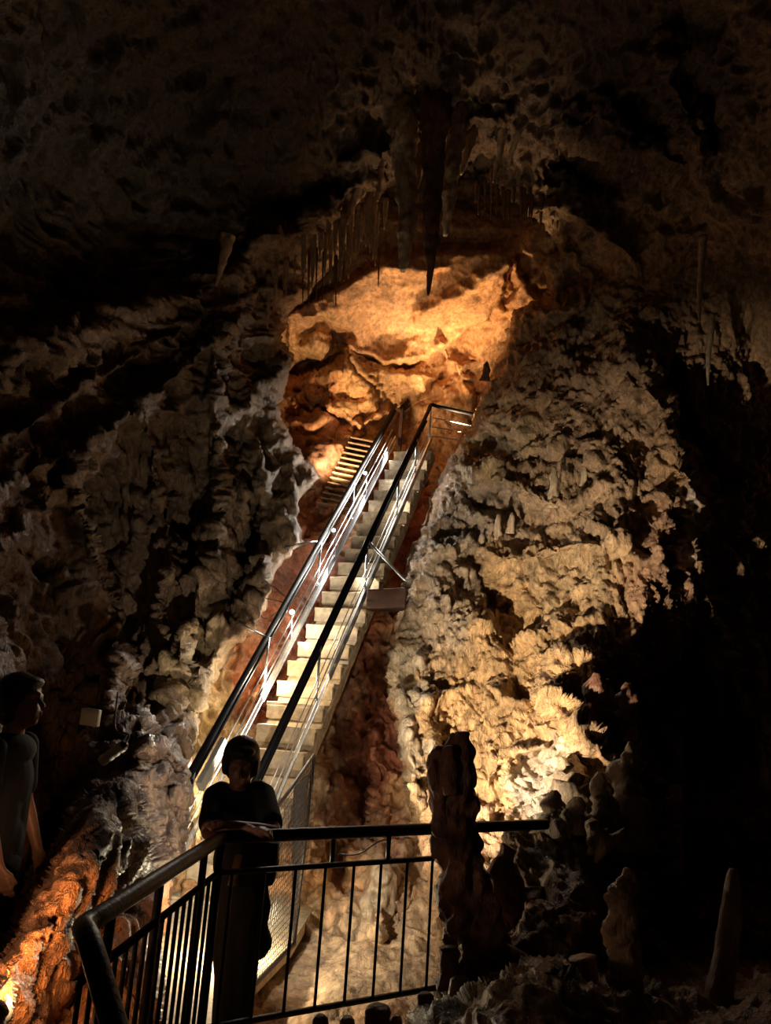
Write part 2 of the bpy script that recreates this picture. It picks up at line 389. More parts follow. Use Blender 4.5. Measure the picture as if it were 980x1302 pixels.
def smooth2(a, k):
    for _ in range(k):
        p = np.pad(a, ((1, 1), (1, 1), (0, 0)), 'edge')
        a = (p[:-2, 1:-1]+p[2:, 1:-1]+p[1:-1, :-2]+p[1:-1, 2:]+4*a)/8
    return a
def paint(X, Y, base, spots):
    col = np.empty(X.shape+(4,)); col[..., :3] = base; col[..., 3] = 1
    q = np.stack([X.ravel()/40, Y.ravel()/40, np.zeros(X.size)], 1); wx = (fbm(q, 4, 50)*34).reshape(X.shape); wy = (fbm(q, 4, 55)*34).reshape(X.shape)
    for cx, cy, rx, ry, c, s in spots:
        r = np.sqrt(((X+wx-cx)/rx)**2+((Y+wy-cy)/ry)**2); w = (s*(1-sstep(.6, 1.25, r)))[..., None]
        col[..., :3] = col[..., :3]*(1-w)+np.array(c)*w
    return col
def sheet(X, Y, Pt, keep_cell, col, parts):
    h, w = X.shape; idx = np.arange(h*w).reshape(h, w)
    for name, mat, sel, kind in parts:
        m = keep_cell & sel; a = idx[:-1, :-1][m]; b = idx[:-1, 1:][m]; c = idx[1:, 1:][m]; d = idx[1:, :-1][m]
        q = np.stack([a, d, c, b], 1); used = np.unique(q); re = np.full(h*w, -1, np.int64); re[used] = np.arange(len(used)); q = re[q]
        me = bpy.data.meshes.new(name); me.vertices.add(len(used)); me.vertices.foreach_set('co', Pt.reshape(-1, 3)[used].astype(np.float32).ravel())
        me.loops.add(q.size); me.loops.foreach_set('vertex_index', q.astype(np.int32).ravel())
        me.polygons.add(len(q)); me.polygons.foreach_set('loop_start', (np.arange(len(q))*4).astype(np.int32)); me.polygons.foreach_set('loop_total', np.full(len(q), 4, np.int32))
        me.polygons.foreach_set('use_smooth', np.ones(len(q), bool)); me.update(calc_edges=True)
        at = me.color_attributes.new('Col', 'FLOAT_COLOR', 'POINT'); at.data.foreach_set('color', col.reshape(-1, 4)[used].astype(np.float32).ravel())
        me.materials.append(M[mat]); o = bpy.data.objects.new(name, me); C.objects.link(o); o['kind'] = kind

# ---- front shell: both side walls and the roof arch, round the opening with the stairs
xs = axis(-260, -6, 986, 1250, 2.); ys = axis(-420, -6, 1308, 1480, 2.); X, Y = np.meshgrid(xs, ys); 
for it in range(1):        # pull border vertices onto the opening's outline
    n = len(HOLE); best = np.full(X.shape, 1e9); bx = X.copy(); by = Y.copy()
    for k in range(n):
        ax_, ay_ = HOLE[k]; cx_, cy_ = HOLE[(k+1) % n]; vx, vy = cx_-ax_, cy_-ay_
        t = np.clip(((X-ax_)*vx+(Y-ay_)*vy)/(vx*vx+vy*vy), 0, 1); qx = ax_+t*vx; qy = ay_+t*vy; dd = np.hypot(X-qx, Y-qy)
        m = dd < best; best[m] = dd[m]; bx[m] = qx[m]; by[m] = qy[m]
    m = best < 1.1; X = np.where(m, bx, X); Y = np.where(m, by, Y)
D = field(FRONT, FS, FP, X, Y)
sd = -sd_poly(X, Y, HOLE)
W_ = 16.; t = np.clip(sd/W_, 0, 1); D = D+.9*(1-np.sqrt(1-(1-t)**2+1e-9))
Pt = to_world(X, Y, D); vw = EYE-Pt; vw /= np.linalg.norm(vw, axis=2, keepdims=True); nr = smooth2(normals(Pt), 20)+.8*vw; nr /= np.linalg.norm(nr, axis=2, keepdims=True)
p = Pt.reshape(-1, 3)
xx, yy = X.ravel(), Y.ravel()
right = sstep(480, 560, xx)*sstep(250, 420, yy); left = (1-sstep(360, 440, xx)); low = sstep(1170, 1225, yy)*sstep(480, 560, xx)
pz = p*[1, 1, .42]
warp = np.stack([fbm(p*1.1, 3, 3), fbm(p*1.1, 3, 13), fbm(p*1.1, 3, 23)], 1)
# the flow direction of the left wall's folds runs up to the right, the right wall is lumpy dripstone
up = sstep(640, 420, yy)*left
def folds(ang):
    ca, sa = math.cos(ang), math.sin(ang); pl = np.stack([p[:, 0]*ca-p[:, 2]*sa, p[:, 1], p[:, 0]*sa+p[:, 2]*ca], 1)
    return .30*ridged(pl*[1.4, .25, .22]+warp*.35, 2, 31, .4)+.14*ridged(pl*[4.2, .5, .5]+warp*.4, 2, 41, .5)+.055*ridged(pl*[11, 1.2, 1.5]+warp*.7, 2, 47, .55)+.028*fbm(p*[24, 6, 10], 3, 49, .6)-.38
bl = sstep(230, 150, xx)*sstep(960, 1040, yy)
dl = folds(0.)*(1-up)+folds(.95)*up
dl = dl*(1-bl)+bl*(.16*fbm(p*[2.2, 1.2, 2.2]+warp, 3, 51)+.03*ridged(p*[9, 3, 6]+warp*2, 2, 53)+.008*fbm(p*30, 2, 55))
h1, h2 = worley(p*[10, 4, 8]+warp*2., 19)
pk = fbm(p*.8, 2, 81)
dr = .26*fbm(p*[1.3, .6, .9]+warp*.5, 2, 61, .4)+.13*billow(p*[2.6, .9, 1.5]+warp*.6, 2, 5, .5)+.066*ridged(p*[7, 1.8, 2.1]+warp*.9, 2, 71, .55)+.04*(.5-h1)*(1+2*pk)+.052*fbm(p*[14, 5, 8]+warp*1.5, 2, 77, .65)+.040*fbm(p*[30, 11, 21], 2, 79, .65)-.15
dt = .26*ridged(p*[1.3, .6, .8]+warp*.7, 2, 91, .4)+.10*ridged(p*[4.6, 1.6, 2.4]+warp*1.2, 2, 97, .4)+.04*fbm(p*[13, 5, 9], 3, 99)-.3
disp = dl*left*(1-right)+dr*right+dt*(1-left)*(1-right)
disp = disp*(1-low*.6)+low*(.10*fbm(p*[5, 5, 5], 3, 101)+.01*(.5-h1))
disp = disp.reshape(X.shape)*(.45+.55*sstep(0, 16, sd))
disp *= .35+.65*np.clip(D/8., 0, 1)
Pt = Pt+nr*disp[..., None]
TAN = (.37, .225, .12)
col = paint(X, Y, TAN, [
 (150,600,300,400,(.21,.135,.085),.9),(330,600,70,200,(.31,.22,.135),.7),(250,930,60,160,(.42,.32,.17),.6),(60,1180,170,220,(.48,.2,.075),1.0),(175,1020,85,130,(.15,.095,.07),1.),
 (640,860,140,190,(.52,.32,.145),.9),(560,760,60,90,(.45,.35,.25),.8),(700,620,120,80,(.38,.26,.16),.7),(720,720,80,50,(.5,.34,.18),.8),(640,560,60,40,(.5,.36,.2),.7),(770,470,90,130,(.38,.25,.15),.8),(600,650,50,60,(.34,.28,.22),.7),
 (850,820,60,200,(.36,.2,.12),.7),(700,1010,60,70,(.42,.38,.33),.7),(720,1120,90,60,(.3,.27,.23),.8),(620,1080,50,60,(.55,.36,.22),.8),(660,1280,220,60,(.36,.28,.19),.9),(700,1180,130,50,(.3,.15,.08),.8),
 (700,270,120,60,(.36,.24,.14),.8),(520,90,560,190,(.11,.068,.045),.95),(100,160,330,210,(.065,.045,.03),.95),(520,900,26,120,(.46,.4,.3),.7),(880,650,14,60,(.5,.45,.4),.7),(530,1040,20,90,(.45,.3,.16),.7)])  # near-black roof patches put the unlit ceiling's shade into the rock colour
cx = (X[:-1, :-1]+X[1:, 1:])/2; cy = (Y[:-1, :-1]+Y[1:, 1:])/2; sdc = (sd[:-1, :-1]+sd[1:, 1:]+sd[:-1, 1:]+sd[1:, :-1])/4
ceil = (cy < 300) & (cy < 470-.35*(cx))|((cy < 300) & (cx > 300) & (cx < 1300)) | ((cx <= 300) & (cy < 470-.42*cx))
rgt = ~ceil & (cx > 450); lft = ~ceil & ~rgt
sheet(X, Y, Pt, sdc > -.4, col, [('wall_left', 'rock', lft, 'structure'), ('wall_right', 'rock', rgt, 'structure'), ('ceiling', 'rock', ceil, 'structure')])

# ---- back of the cave: smooth clay-stained rock behind and under the stairs, and the mud floor
xs = axis(120, 200, 720, 860, 2.); ys = axis(160, 226, 1306, 1420, 2.); X, Y = np.meshgrid(xs, ys)
D = field(BACK, BS, BP, X, Y)
ry = (CF[None, None]+CR*((X-490)/F)[..., None]+CU*((651-Y)/F)[..., None]); ry = ry/ry[..., 1:2]
fx = sstep(300, 520, X)
Df = (-.55+.12*fx-EYE[2])/np.minimum(ry[..., 2], -.02)
k = 3.; Dm = -np.log(np.exp(-k*(D-8))+np.exp(-k*(np.minimum(Df, 30)-8)))/k+8; isf = (Df < D)
D = np.where(Y > 1000, Dm, D)
Pt = to_world(X, Y, D); vw = EYE-Pt; vw /= np.linalg.norm(vw, axis=2, keepdims=True); nr = smooth2(normals(Pt), 14)+.5*vw; nr /= np.linalg.norm(nr, axis=2, keepdims=True); p = Pt.reshape(-1, 3); yy = Y.ravel(); xx = X.ravel()
warp = np.stack([fbm(p*1.1, 3, 3), fbm(p*1.1, 3, 13), fbm(p*1.1, 3, 23)], 1)
f1, f2 = worley(p*[1.3, 1.0, 1.5]+warp*.6, 7); g1, g2 = worley(p*[5, 4, 5]+warp, 8)
slab = (sd_poly(X, Y, BP[0][0]) > 2).ravel()
crack = np.where(slab, 0, np.clip(1-(f2-f1)/.05, 0, 1))*sstep(330, 400, yy)*(1-sstep(620, 700, yy))
d_top = np.where(slab, .05, .12)*fbm(p*[1.5, 1.0, 2.]+warp*.5, 3, 111)+.022*ridged(p*[3, 1, 9]+warp*2, 2, 115)-.08*crack-.03+np.where(slab, .0, .12*(.5-f1))
d_low = .13*ridged(p*[2.4, 1.2, .6]+warp*.8, 2, 121,.4)+.05*ridged(p*[7, 3, 1.6]+warp*2, 2, 125,.4)-.14+.015*fbm(p*[20, 8, 16], 2, 128)
d_flr = .05*fbm(p*[3, 3, 3], 4, 131)+.025*(.5-g1)+.012*fbm(p*22, 3, 135)
wl = sstep(700, 800, yy); fl = (isf.ravel()*sstep(1040, 1100, yy)); fl = smooth2(np.repeat(fl.reshape(X.shape)[..., None], 1, 2), 4)[..., 0].ravel()
disp = (d_top*(1-wl)+d_low*wl)*(1-fl)+d_flr*fl
Pt = Pt+nr*disp.reshape(X.shape)[..., None]
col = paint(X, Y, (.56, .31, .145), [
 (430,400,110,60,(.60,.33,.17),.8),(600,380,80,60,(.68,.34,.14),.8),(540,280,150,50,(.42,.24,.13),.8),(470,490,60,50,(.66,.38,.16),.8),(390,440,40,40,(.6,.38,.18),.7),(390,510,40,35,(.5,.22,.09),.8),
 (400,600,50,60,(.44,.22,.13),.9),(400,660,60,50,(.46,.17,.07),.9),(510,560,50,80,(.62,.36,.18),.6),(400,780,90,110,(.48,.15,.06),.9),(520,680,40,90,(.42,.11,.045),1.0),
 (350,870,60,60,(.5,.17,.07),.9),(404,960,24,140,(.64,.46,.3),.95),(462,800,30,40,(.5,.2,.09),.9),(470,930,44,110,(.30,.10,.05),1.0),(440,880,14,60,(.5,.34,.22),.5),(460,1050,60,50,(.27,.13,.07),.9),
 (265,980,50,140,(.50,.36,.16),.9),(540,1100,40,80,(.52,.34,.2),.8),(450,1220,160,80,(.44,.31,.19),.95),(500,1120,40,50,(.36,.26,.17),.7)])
flc = (fl.reshape(X.shape)[:-1, :-1] > .5)
allc = np.ones((X.shape[0]-1, X.shape[1]-1), bool)
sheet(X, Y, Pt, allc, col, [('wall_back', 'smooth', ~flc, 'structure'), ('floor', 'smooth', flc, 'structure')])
# ================================================================== STAIRS
SA = np.array([-1.810, 7.692, .437]); HD = math.radians(17.03)
SH = np.array([math.sin(HD), math.cos(HD), 0]); SN = np.array([math.cos(HD), -math.sin(HD), 0]); SL = 1.0176; SW = .697; TT = 6.36
def S(t, lat, up, flat=False): return Vector(SA+SH*t+SN*lat+np.array([0, 0, (0 if flat else SL*t)+up]))
def proj(p):
    v = np.array(p)-EYE; z = v@CF; return 490+F*(v@CR)/z, 651-F*(v@CU)/z
def t_of_y(y, lat=0., up=0.):
    a, b = -1.5, 8.
    for _ in range(40):
        m = (a+b)/2
        if proj(S(m, lat, up))[1] > y: a = m
        else: b = m
    return a
hx, hn, hz = Vector(SH), Vector(SN), Vector((0, 0, 1)); sd_ = (hx+hz*SL).normalized(); su_ = sd_.cross(hn)*-1
st = empty('staircase', S(0, SW/2, -.78), 'long steep staircase of pale steps with double black handrails', 'stairs')
DROP = -.80
for k in range(26):
    t = .06+.245*k; z = DROP+SL*t; bm = bmesh.new()
    l0 = .07+random.uniform(-.012, .012); l1 = .80+random.uniform(-.02, .02); c = (l0+l1)/2; w = (l1-l0)/2
    base = S(0, c, 0, True)+hx*t
    bbox_bev(bm, base+hx*.14+hz*(z-.022), hn*w, hx*.15, hz*.022, .006)
    bbox_bev(bm, base+hx*.010+hz*(z-.10), hn*(w-.01), hx*.022+hz*.012, hz*.075, .006)
    bbox_bev(bm, base+hx*.10+hz*(z-.19), hn*(w-.02), hx*.02, hz*.075, .004)
    bmesh.ops.subdivide_edges(bm, edges=[e for e in bm.edges if e.calc_length() > .3], cuts=7)
    for v in bm.verts: v.co += Vector((random.uniform(-.003, .003), random.uniform(-.003, .003), random.uniform(-.003, .003)))
    child('step', bm, 'concrete', st, smooth=False)
bm = bmesh.new(); a, b = S(-.05, .44, DROP-.30), S(6.45, .44, DROP-.30)
bbox_bev(bm, (a+b)/2, (b-a)/2, hn*.345, su_*.07, .01); bmesh.ops.subdivide_edges(bm, edges=[e for e in bm.edges if e.calc_length() > 1], cuts=40)
for v in bm.verts: v.co += Vector([random.uniform(-.012, .012) for _ in range(3)])
child('flight_slab', bm, 'concrete', st, smooth=False)
for lat in (.03, SW+.03):
    bm = bmesh.new(); a, b = S(2.0 if lat > .5 else 1.7, lat, DROP+.10), S(TT+.05, lat, DROP+.10)
    bbox_bev(bm, (a+b)/2, (b-a)/2, hn*.004, su_*.052, .002)
    bbox_bev(bm, (a+b)/2+su_*.05, (b-a)/2, hn*.014, su_*.003, .001); bbox_bev(bm, (a+b)/2-su_*.05, (b-a)/2, hn*.014, su_*.003, .001)
    child('stringer_plate', bm, 'galv', st, smooth=False)
    # ladder-like open mesh strip on the lower flight
    bm = bmesh.new(); t1 = 2.0 if lat > .5 else 1.7
    for up in (.045, .155): tube(bm, [S(-.25, lat, DROP+up), S(t1+.05, lat, DROP+up)], .006, 6)
    n = int((t1+.3)/.022)
    for i in range(n):
        t = -.25+i*.022; tube(bm, [S(t, lat, DROP+.045), S(t, lat, DROP+.155)], .0032, 4, False)
    child('mesh_strip', bm, 'galv', st)
# handrails
def rail(pts, r, mat='black', name='handrail', n=12):
    bm = bmesh.new(); tube(bm, pts, r, n); return child(name, bm, mat, st)
rail(arc([S(-.06, 0, -.13, True), S(-.05, 0, -.03, True), S(.02, 0, .03), S(.15, 0, 0)])+[S(TT, 0, 0)], .037)
rail(arc([S(-.03, 0, -.10, True), S(.12, 0, -.16, True), S(.22, 0, -.11)])+[S(TT, .0, -.11)], .026, name='lower_handrail')
RT = S(t_of_y(515, SW), SW, 0); RE = PZ(607, 528, RT.z)
rail([S(-.25, SW, 0)]+arc([S(5.7, SW, 0), S(6.1, SW, 0), RT, RT+(RE-RT)*.15, RT+(RE-RT)*.5, RE], 5), .034)
rail([S(-.2, SW, -.10), S(6.0, SW, -.11)], .025, name='lower_handrail')
for lat in (0, SW):
    for up, r in ((-.36, .006), (-.52, .009)):
        bm = bmesh.new(); tube(bm, [S(.05, lat+.03, up), S(TT-.2, lat+.03, up)], r, 6); child('guard_wire', bm, 'galv', st)
def post(t, lat, top=-.02, bot=DROP+.05, r=.016):
    bm = bmesh.new(); tube(bm, [S(t, lat+.012, bot), S(t, lat+.012, top)], r, 8); tube(bm, [S(t, lat+.012, bot+.10), S(t, lat+.012, bot+.14)], r*1.5, 8); child('post', bm, 'galv', st)
for y in (977, 806, 687, 611): post(t_of_y(y), 0)
for y in (985, 818, 689, 604, 555): post(t_of_y(y, SW), SW)
bm = bmesh.new(); tube(bm, [RT+hz*-.02, RT+hz*-.78], .016, 8); child('post', bm, 'galv', st)
for dz, f, k in ((-.24, .95, 0), (-.42, .72, .05), (-.60, .62, .1)):
    bm = bmesh.new(); a = RT+hz*dz; b = RT+(RE-RT)*f+hz*(dz+k*.3); tube(bm, arc([a, a+(b-a)*.5+hz*.01, b, b+hz*-.04]), .011, 6); child('landing_bar', bm, 'galv', st)
# brackets tying the rails to the rock
bm = bmesh.new(); tube(bm, [S(t_of_y(686, SW), SW, -.02), P(500, 722, 10.2), P(514, 737, 10.1), P(524, 741, 10.15)], .019, 8); child('wall_bracket', bm, 'galv', st)
bm = bmesh.new(); tube(bm, [S(t_of_y(686), 0, -.02), P(380, 692, 10.35), P(362, 697, 10.5)], .018, 8); child('wall_bracket', bm, 'galv', st)
bm = bmesh.new(); tube(bm, [S(t_of_y(806), 0, -.04), P(318, 800, 9.0), P(304, 792, 9.2)], .014, 8); child('wall_bracket', bm, 'galv', st)
# upper end of the left rail: a dark upright on the landing
bm = bmesh.new(); e = S(TT, .05, 0)
bbox_bev(bm, e+hz*-.55+hn*.08, hn*.03, hx*.03, hz*.5, .006); bbox_bev(bm, e+hz*.0+hn*.1+hx*.1, hn*.09+hz*.1, hx*.04, hz*.05-hn*.03, .01)
child('end_post', bm, 'beam', st)
# the dark beam wedged between stairs and rock
a, b = P(466, 762, 10.2), P(516, 760, 10.1)
bm = bmesh.new(); bbox_bev(bm, (a+b)/2+Vector((0, .2, 0)), (b-a)/2, Vector((0, .22, 0)), hz*.13, .02)
bmesh.ops.subdivide_edges(bm, edges=[e for e in bm.edges if e.calc_length() > .2], cuts=5)
for v in bm.verts: v.co += Vector([random.uniform(-.006, .006) for _ in range(3)])
o = link('support_beam', bm, 'beam', origin=(a+b)/2); tag(o, 'dark brown squared block wedged between the staircase and the right rock wall', 'beam')
# old pale board steps going off left behind the upper flight
ws = empty('board_steps', P(430, 640, 13.2), 'old pale board steps branching off left behind the upper handrail', 'steps')
for i in range(14):
    f = i/13; px0, py0 = 405+f*42, 640-f*82; a = P(px0, py0, 12.9+f*1.4); b = P(px0+38-8*f, py0+8-2*f, 12.8+f*1.4); d = (b-a)/2
    bm = bmesh.new(); bbox_bev(bm, (a+b)/2, d, Vector((-d.y, d.x, 0)).normalized()*.10, hz*.014, .004); child('tread', bm, 'wood', ws, False)
a, b = P(407, 650, 12.95), P(449, 566, 14.35); bm = bmesh.new(); bbox_bev(bm, (a+b)/2+hn*.02, (b-a)/2, hn*.025, Vector((0, 0, .05)), .005); child('side_board', bm, 'wood', ws, False)
a, b = P(443, 657, 12.85), P(479, 572, 14.25); bm = bmesh.new(); bbox_bev(bm, (a+b)/2, (b-a)/2, hn*.025, Vector((0, 0, .05)), .005); child('side_board', bm, 'wood', ws, False)

# small LED spot heads on bent arms
def spot_head(loc, arm_to, label, aim, mat='bulb'):
    e = empty('spot_lamp', loc, label, 'lamp', 'small lit spot lamps along the left side of the stairs')
    aim = Vector(aim).normalized(); bm = bmesh.new()
    tube(bm, [loc-aim*.05, loc-aim*.045, loc+aim*.02, loc+aim*.035], [.012, .024, .03, .033], 14); child('housing', bm, 'galv', e)
    bm = bmesh.new(); tube(bm, [loc+aim*.036, loc+aim*.041], [.029, .026], 14); child('lens', bm, mat, e)
    bm = bmesh.new(); tube(bm, arc([loc-aim*.045, loc-aim*.09+hz*-.02, (loc+arm_to)/2, arm_to]), .013, 7); child('arm', bm, 'galv', e)
    return loc+aim*.10+hn*.13-hz*.12
LAMPS = []
for y, dx, lab, aim in ((577, .10, 'highest lit spot lamp, glaring white near the top of the stairs', (.2, -.8, -.3)), (603, -.06, 'lit spot lamp on a bent arm, second from the top of the stairs', (-.1, -.9, .2)),
                        (676, -.06, 'lit spot lamp on a bent arm above the left bracket, halfway up', (-.3, -.8, .3)), (778, -.05, 'lowest small lamp under the left handrail beside the cable loop', (.1, -.9, -.1))):
    t = t_of_y(y, .02, -.25); t = t_of_y(y, dx+.05, -.32); l = S(t, dx+.05, -.32)
    LAMPS.append(spot_head(l, S(t-.05, .05, DROP+.15), lab, aim))
# long grey lamp trough hung under the left rail
a, b = S(t_of_y(975)+.05, .06, -.24), S(t_of_y(918)+.05, .06, -.24)
lt = empty('trough_lamp', (a+b)/2, 'long grey lamp trough slung under the lower left handrail', 'lamp')
bm = bmesh.new(); bbox_bev(bm, (a+b)/2, (b-a)/2, hn*.03+su_*.0, su_*.06, .008); child('housing', bm, 'greybox', lt, False)
bm = bmesh.new(); bbox_bev(bm, (a+b)/2-hn*.034, (b-a)*.47, hn*.003, su_*.04, .001); child('diffuser', bm, 'bulbw', lt, False)
TROUGH = (a+b)/2
# cable loop on the left rail
bm = bmesh.new(); t = t_of_y(765); l = S(t, -.03, -.03)
tube(bm, arc([P(330, 753, 9.6), l+Vector((-.25, 0, .06)), l, l+Vector((-.2, .02, -.2)), l+Vector((-.32, 0, -.05)), l+Vector((-.22, 0, .22)), l+hz*.1], 6), .007, 5)
o = link('cable', bm, 'cable', origin=l); tag(o, 'thin black cable looping off the left handrail to the rock', 'cable')
# ================================================================== WALKWAY, RAILING, MESH PANEL
ZW = -.32
bm = bmesh.new(); near = PZ(293, 1282, ZW); far = PZ(374, 1200, ZW)
q = [Vector((-2.6, 1.6, ZW)), Vector((near.x-.1+.0, 1.6, ZW)), Vector((near.x-.02, near.y-1.0, ZW)), near+Vector((-.02, 0, 0)), far+Vector((-.02, 0, 0)), Vector((far.x+.1, 8.0, ZW)), Vector((-2.6, 8.0, ZW))]
vt = [bm.verts.new(v) for v in q]; vb = [bm.verts.new(v+Vector((0, 0, -.1))) for v in q]
bm.faces.new(vt); bm.faces.new(vb[::-1])
for i in range(len(q)): bm.faces.new((vt[i], vb[i], vb[(i+1) % len(q)], vt[(i+1) % len(q)]))
o = link('trim_1', bm, 'concrete', smooth=False); o['kind'] = 'structure'; o.name = 'floor_walkway'
ZR, ZM, ZB = .95, .80, .17
R_end, R0 = PZ(694, 1048, ZR), PZ(400, 1060, ZR); cor = R0+(R0-R_end).normalized()*.48; nearp = PZ(106, 1178, ZR)
fn = empty('railing', (cor.x, cor.y, ZB), 'black metal balustrade of thin bars, bending where the person leans', 'railing')
bm = bmesh.new(); tail = [P(112, 1192, 2.18), P(128, 1245, 2.08), P(150, 1320, 1.98), P(180, 1420, 1.85)]
tube(bm, [R_end, R0, cor+(R0-cor)*.12]+arc([cor+(R0-cor)*.12, cor, cor+(nearp-cor)*.06], 4)[1:]+[cor+(nearp-cor)*.5]+arc([nearp+(cor-nearp)*.06, nearp]+tail, 3), .030, 12)
child('top_rail', bm, 'rust', fn)
def down(v, z): return Vector((v.x, v.y, z))
bm = bmesh.new(); R_mid = PZ(585, 1052, ZR)
bm2 = None; tube(bm, [down(R_mid, ZM), down(cor, ZM), down(nearp+(cor-nearp)*.02, ZM)], .014, 8); child('mid_rail', bm, 'rust', fn)
bm = bmesh.new(); tube(bm, [down(R_mid, ZB), down(cor, ZB), down(nearp, ZB)], .015, 8); child('bottom_rail', bm, 'rust', fn)
def bar(p, r=.008, z1=ZM, nm='baluster'):
    bm = bmesh.new(); 
    if r < .01: tube(bm, [down(p, ZB-(.0 if r < .01 else .25)), down(p, z1)], r, 7)
    else: tube(bm, [down(p, ZB-.48), down(p, z1)], r, 8)
    child(nm, bm, 'rust', fn)
L = (R_end-cor).length
for i in range(9):
    p = cor+(R_end-cor)*((.02+.162*i+.05)/L); bar(p)
Ln = (nearp-cor).length; nb = 17
for i in range(nb): bar(cor+(nearp-cor)*((i+.6)/nb), .0085)
for f in (.0,): bar(cor, .02, ZR, 'post')
for f in (.18, .56, .86): bar(cor+(nearp-cor)*f, .016, ZR, 'post')
for px in (425, 495):
    a = PZ(px, 1057, ZR); bm = bmesh.new(); tube(bm, [down(a, ZM), down(a, ZR)], .012, 8); child('rail_spacer', bm, 'rust', fn)
a = R_end; bar(R_mid, .012, ZR, 'post')
# small cable tie loop on the rail
bm = bmesh.new(); a = PZ(440, 1078, .86)
tube(bm, arc([PZ(430, 1086, .84), PZ(455, 1086, .84), PZ(478, 1072, .88), PZ(490, 1068, .9), PZ(496, 1076, .86), PZ(490, 1084, .84)], 5), .004, 5); o = link('wire_loop', bm, 'galv', origin=a); tag(o, 'loose loop of pale wire tied to the right railing under the top rail', 'wire')
# mesh side panel
mp = empty('mesh_panel', near, 'wire mesh side panel of the walkway behind the person, brightly lit', 'mesh panel')
h0, h1 = .95, 1.42
def Q(u, v): return near+(far-near)*u+Vector((.05*math.sin(v*2.5), 0, v*(h0+(h1-h0)*u)))
bm = bmesh.new(); n1 = 26
for i in range(n1+1): tube(bm, [Q(i/n1, v/6) for v in range(7)], .0018, 4, False)
child('upright_wires', bm, 'rust', mp)
bm = bmesh.new(); n2 = 26
for j in range(n2+1): tube(bm, [Q(u/8, j/n2) for u in range(9)], .0026, 4, False)
child('cross_wires', bm, 'rust', mp)
bm = bmesh.new(); tube(bm, [Q(-.35, 0), Q(1, 0)], .018, 8); tube(bm, [Q(1, 0), Q(1, 1)], .014, 8); tube(bm, [Q(1, 1), Q(-.0, 1)], .014, 8); tube(bm, [Q(-.0, 0), Q(0, 1)], .014, 8); child('frame', bm, 'rust', mp)
# second mesh running up beside the first steps
a0, a1 = far, S(.9, SW+.16, DROP-.1)
m2 = empty('mesh_panel', a0, 'narrow dull mesh guard rising beside the lowest steps, right of the bright panel', 'mesh panel')
bm = bmesh.new()
def Q2(u, v): return a0+(a1-a0)*u+Vector((0, 0, v*(1.25-1.05*u)-.0))
for i in range(31): tube(bm, [Q2(i/30, 0), Q2(i/30, 1)], .003, 4, False)
for j in range(14): tube(bm, [Q2(0, j/13), Q2(1, j/13)], .003, 4, False)
child('wires', bm, 'rust', m2)
bm = bmesh.new(); tube(bm, [Q2(0, 0), Q2(1, 0)], .014, 7); tube(bm, [Q2(0, 1), Q2(1, 1)], .014, 7); child('frame', bm, 'rust', m2)

# ================================================================== PEOPLE
def caps(bm, pts, rs, n=14, sq=None):
    """closed rounded chain: rings along pts with radii rs; sq=(axis, factor) flattens"""
    pts = [Vector(p) for p in pts]
    for k in range(len(pts)-1):
        a, b = pts[k], pts[k+1]; ra, rb = rs[k], rs[k+1]; d = (b-a)
        if d.length < 1e-5: continue
        q = d.normalized().to_track_quat('Z', 'Y'); rr = []
        prof = [(-ra, 0.02)]+[(-ra*math.cos(x), ra*math.sin(x)) for x in (.5, 1., 1.35)]+[(0, ra), (d.length, rb)]+[(d.length+rb*math.sin(x), rb*math.cos(x)) for x in (.25, .6, 1.1)]+[(d.length+rb, .02*rb)]
        rings = []
        for z, r in prof:
            rings.append([bm.verts.new(a+q@Vector((r*math.cos(2*math.pi*j/n), r*math.sin(2*math.pi*j/n), z))) for j in range(n)])
        for x, y in zip(rings, rings[1:]):
            for j in range(n): bm.faces.new((x[j], x[(j+1) % n], y[(j+1) % n], y[j]))
        bm.faces.new(rings[0][::-1]); bm.faces.new(rings[-1])
def ell(bm, c, ax, ay, az, n=20, m=12):
    c, ax, ay, az = map(Vector, (c, ax, ay, az)); rings = []
    for i in range(1, m):
        th = math.pi*i/m; rings.append([bm.verts.new(c+az*math.cos(th)+(ax*math.cos(2*math.pi*j/n)+ay*math.sin(2*math.pi*j/n))*math.sin(th)) for j in range(n)])
    for x, y in zip(rings, rings[1:]):
        for j in range(n): bm.faces.new((x[j], x[(j+1) % n], y[(j+1) % n], y[j]))
    t = bm.verts.new(c+az); b = bm.verts.new(c-az)
    for j in range(n): bm.faces.new((t, rings[0][j], rings[0][(j+1) % n])); bm.faces.new((rings[-1][j], b, rings[-1][(j+1) % n]))
def fuse(o, vox, sm=6, fac=.6):
    m = o.modifiers.new('r', 'REMESH'); m.mode = 'VOXEL'; m.voxel_size = vox; m.use_smooth_shade = True
    s = o.modifiers.new('s', 'SMOOTH'); s.iterations = sm; s.factor = fac
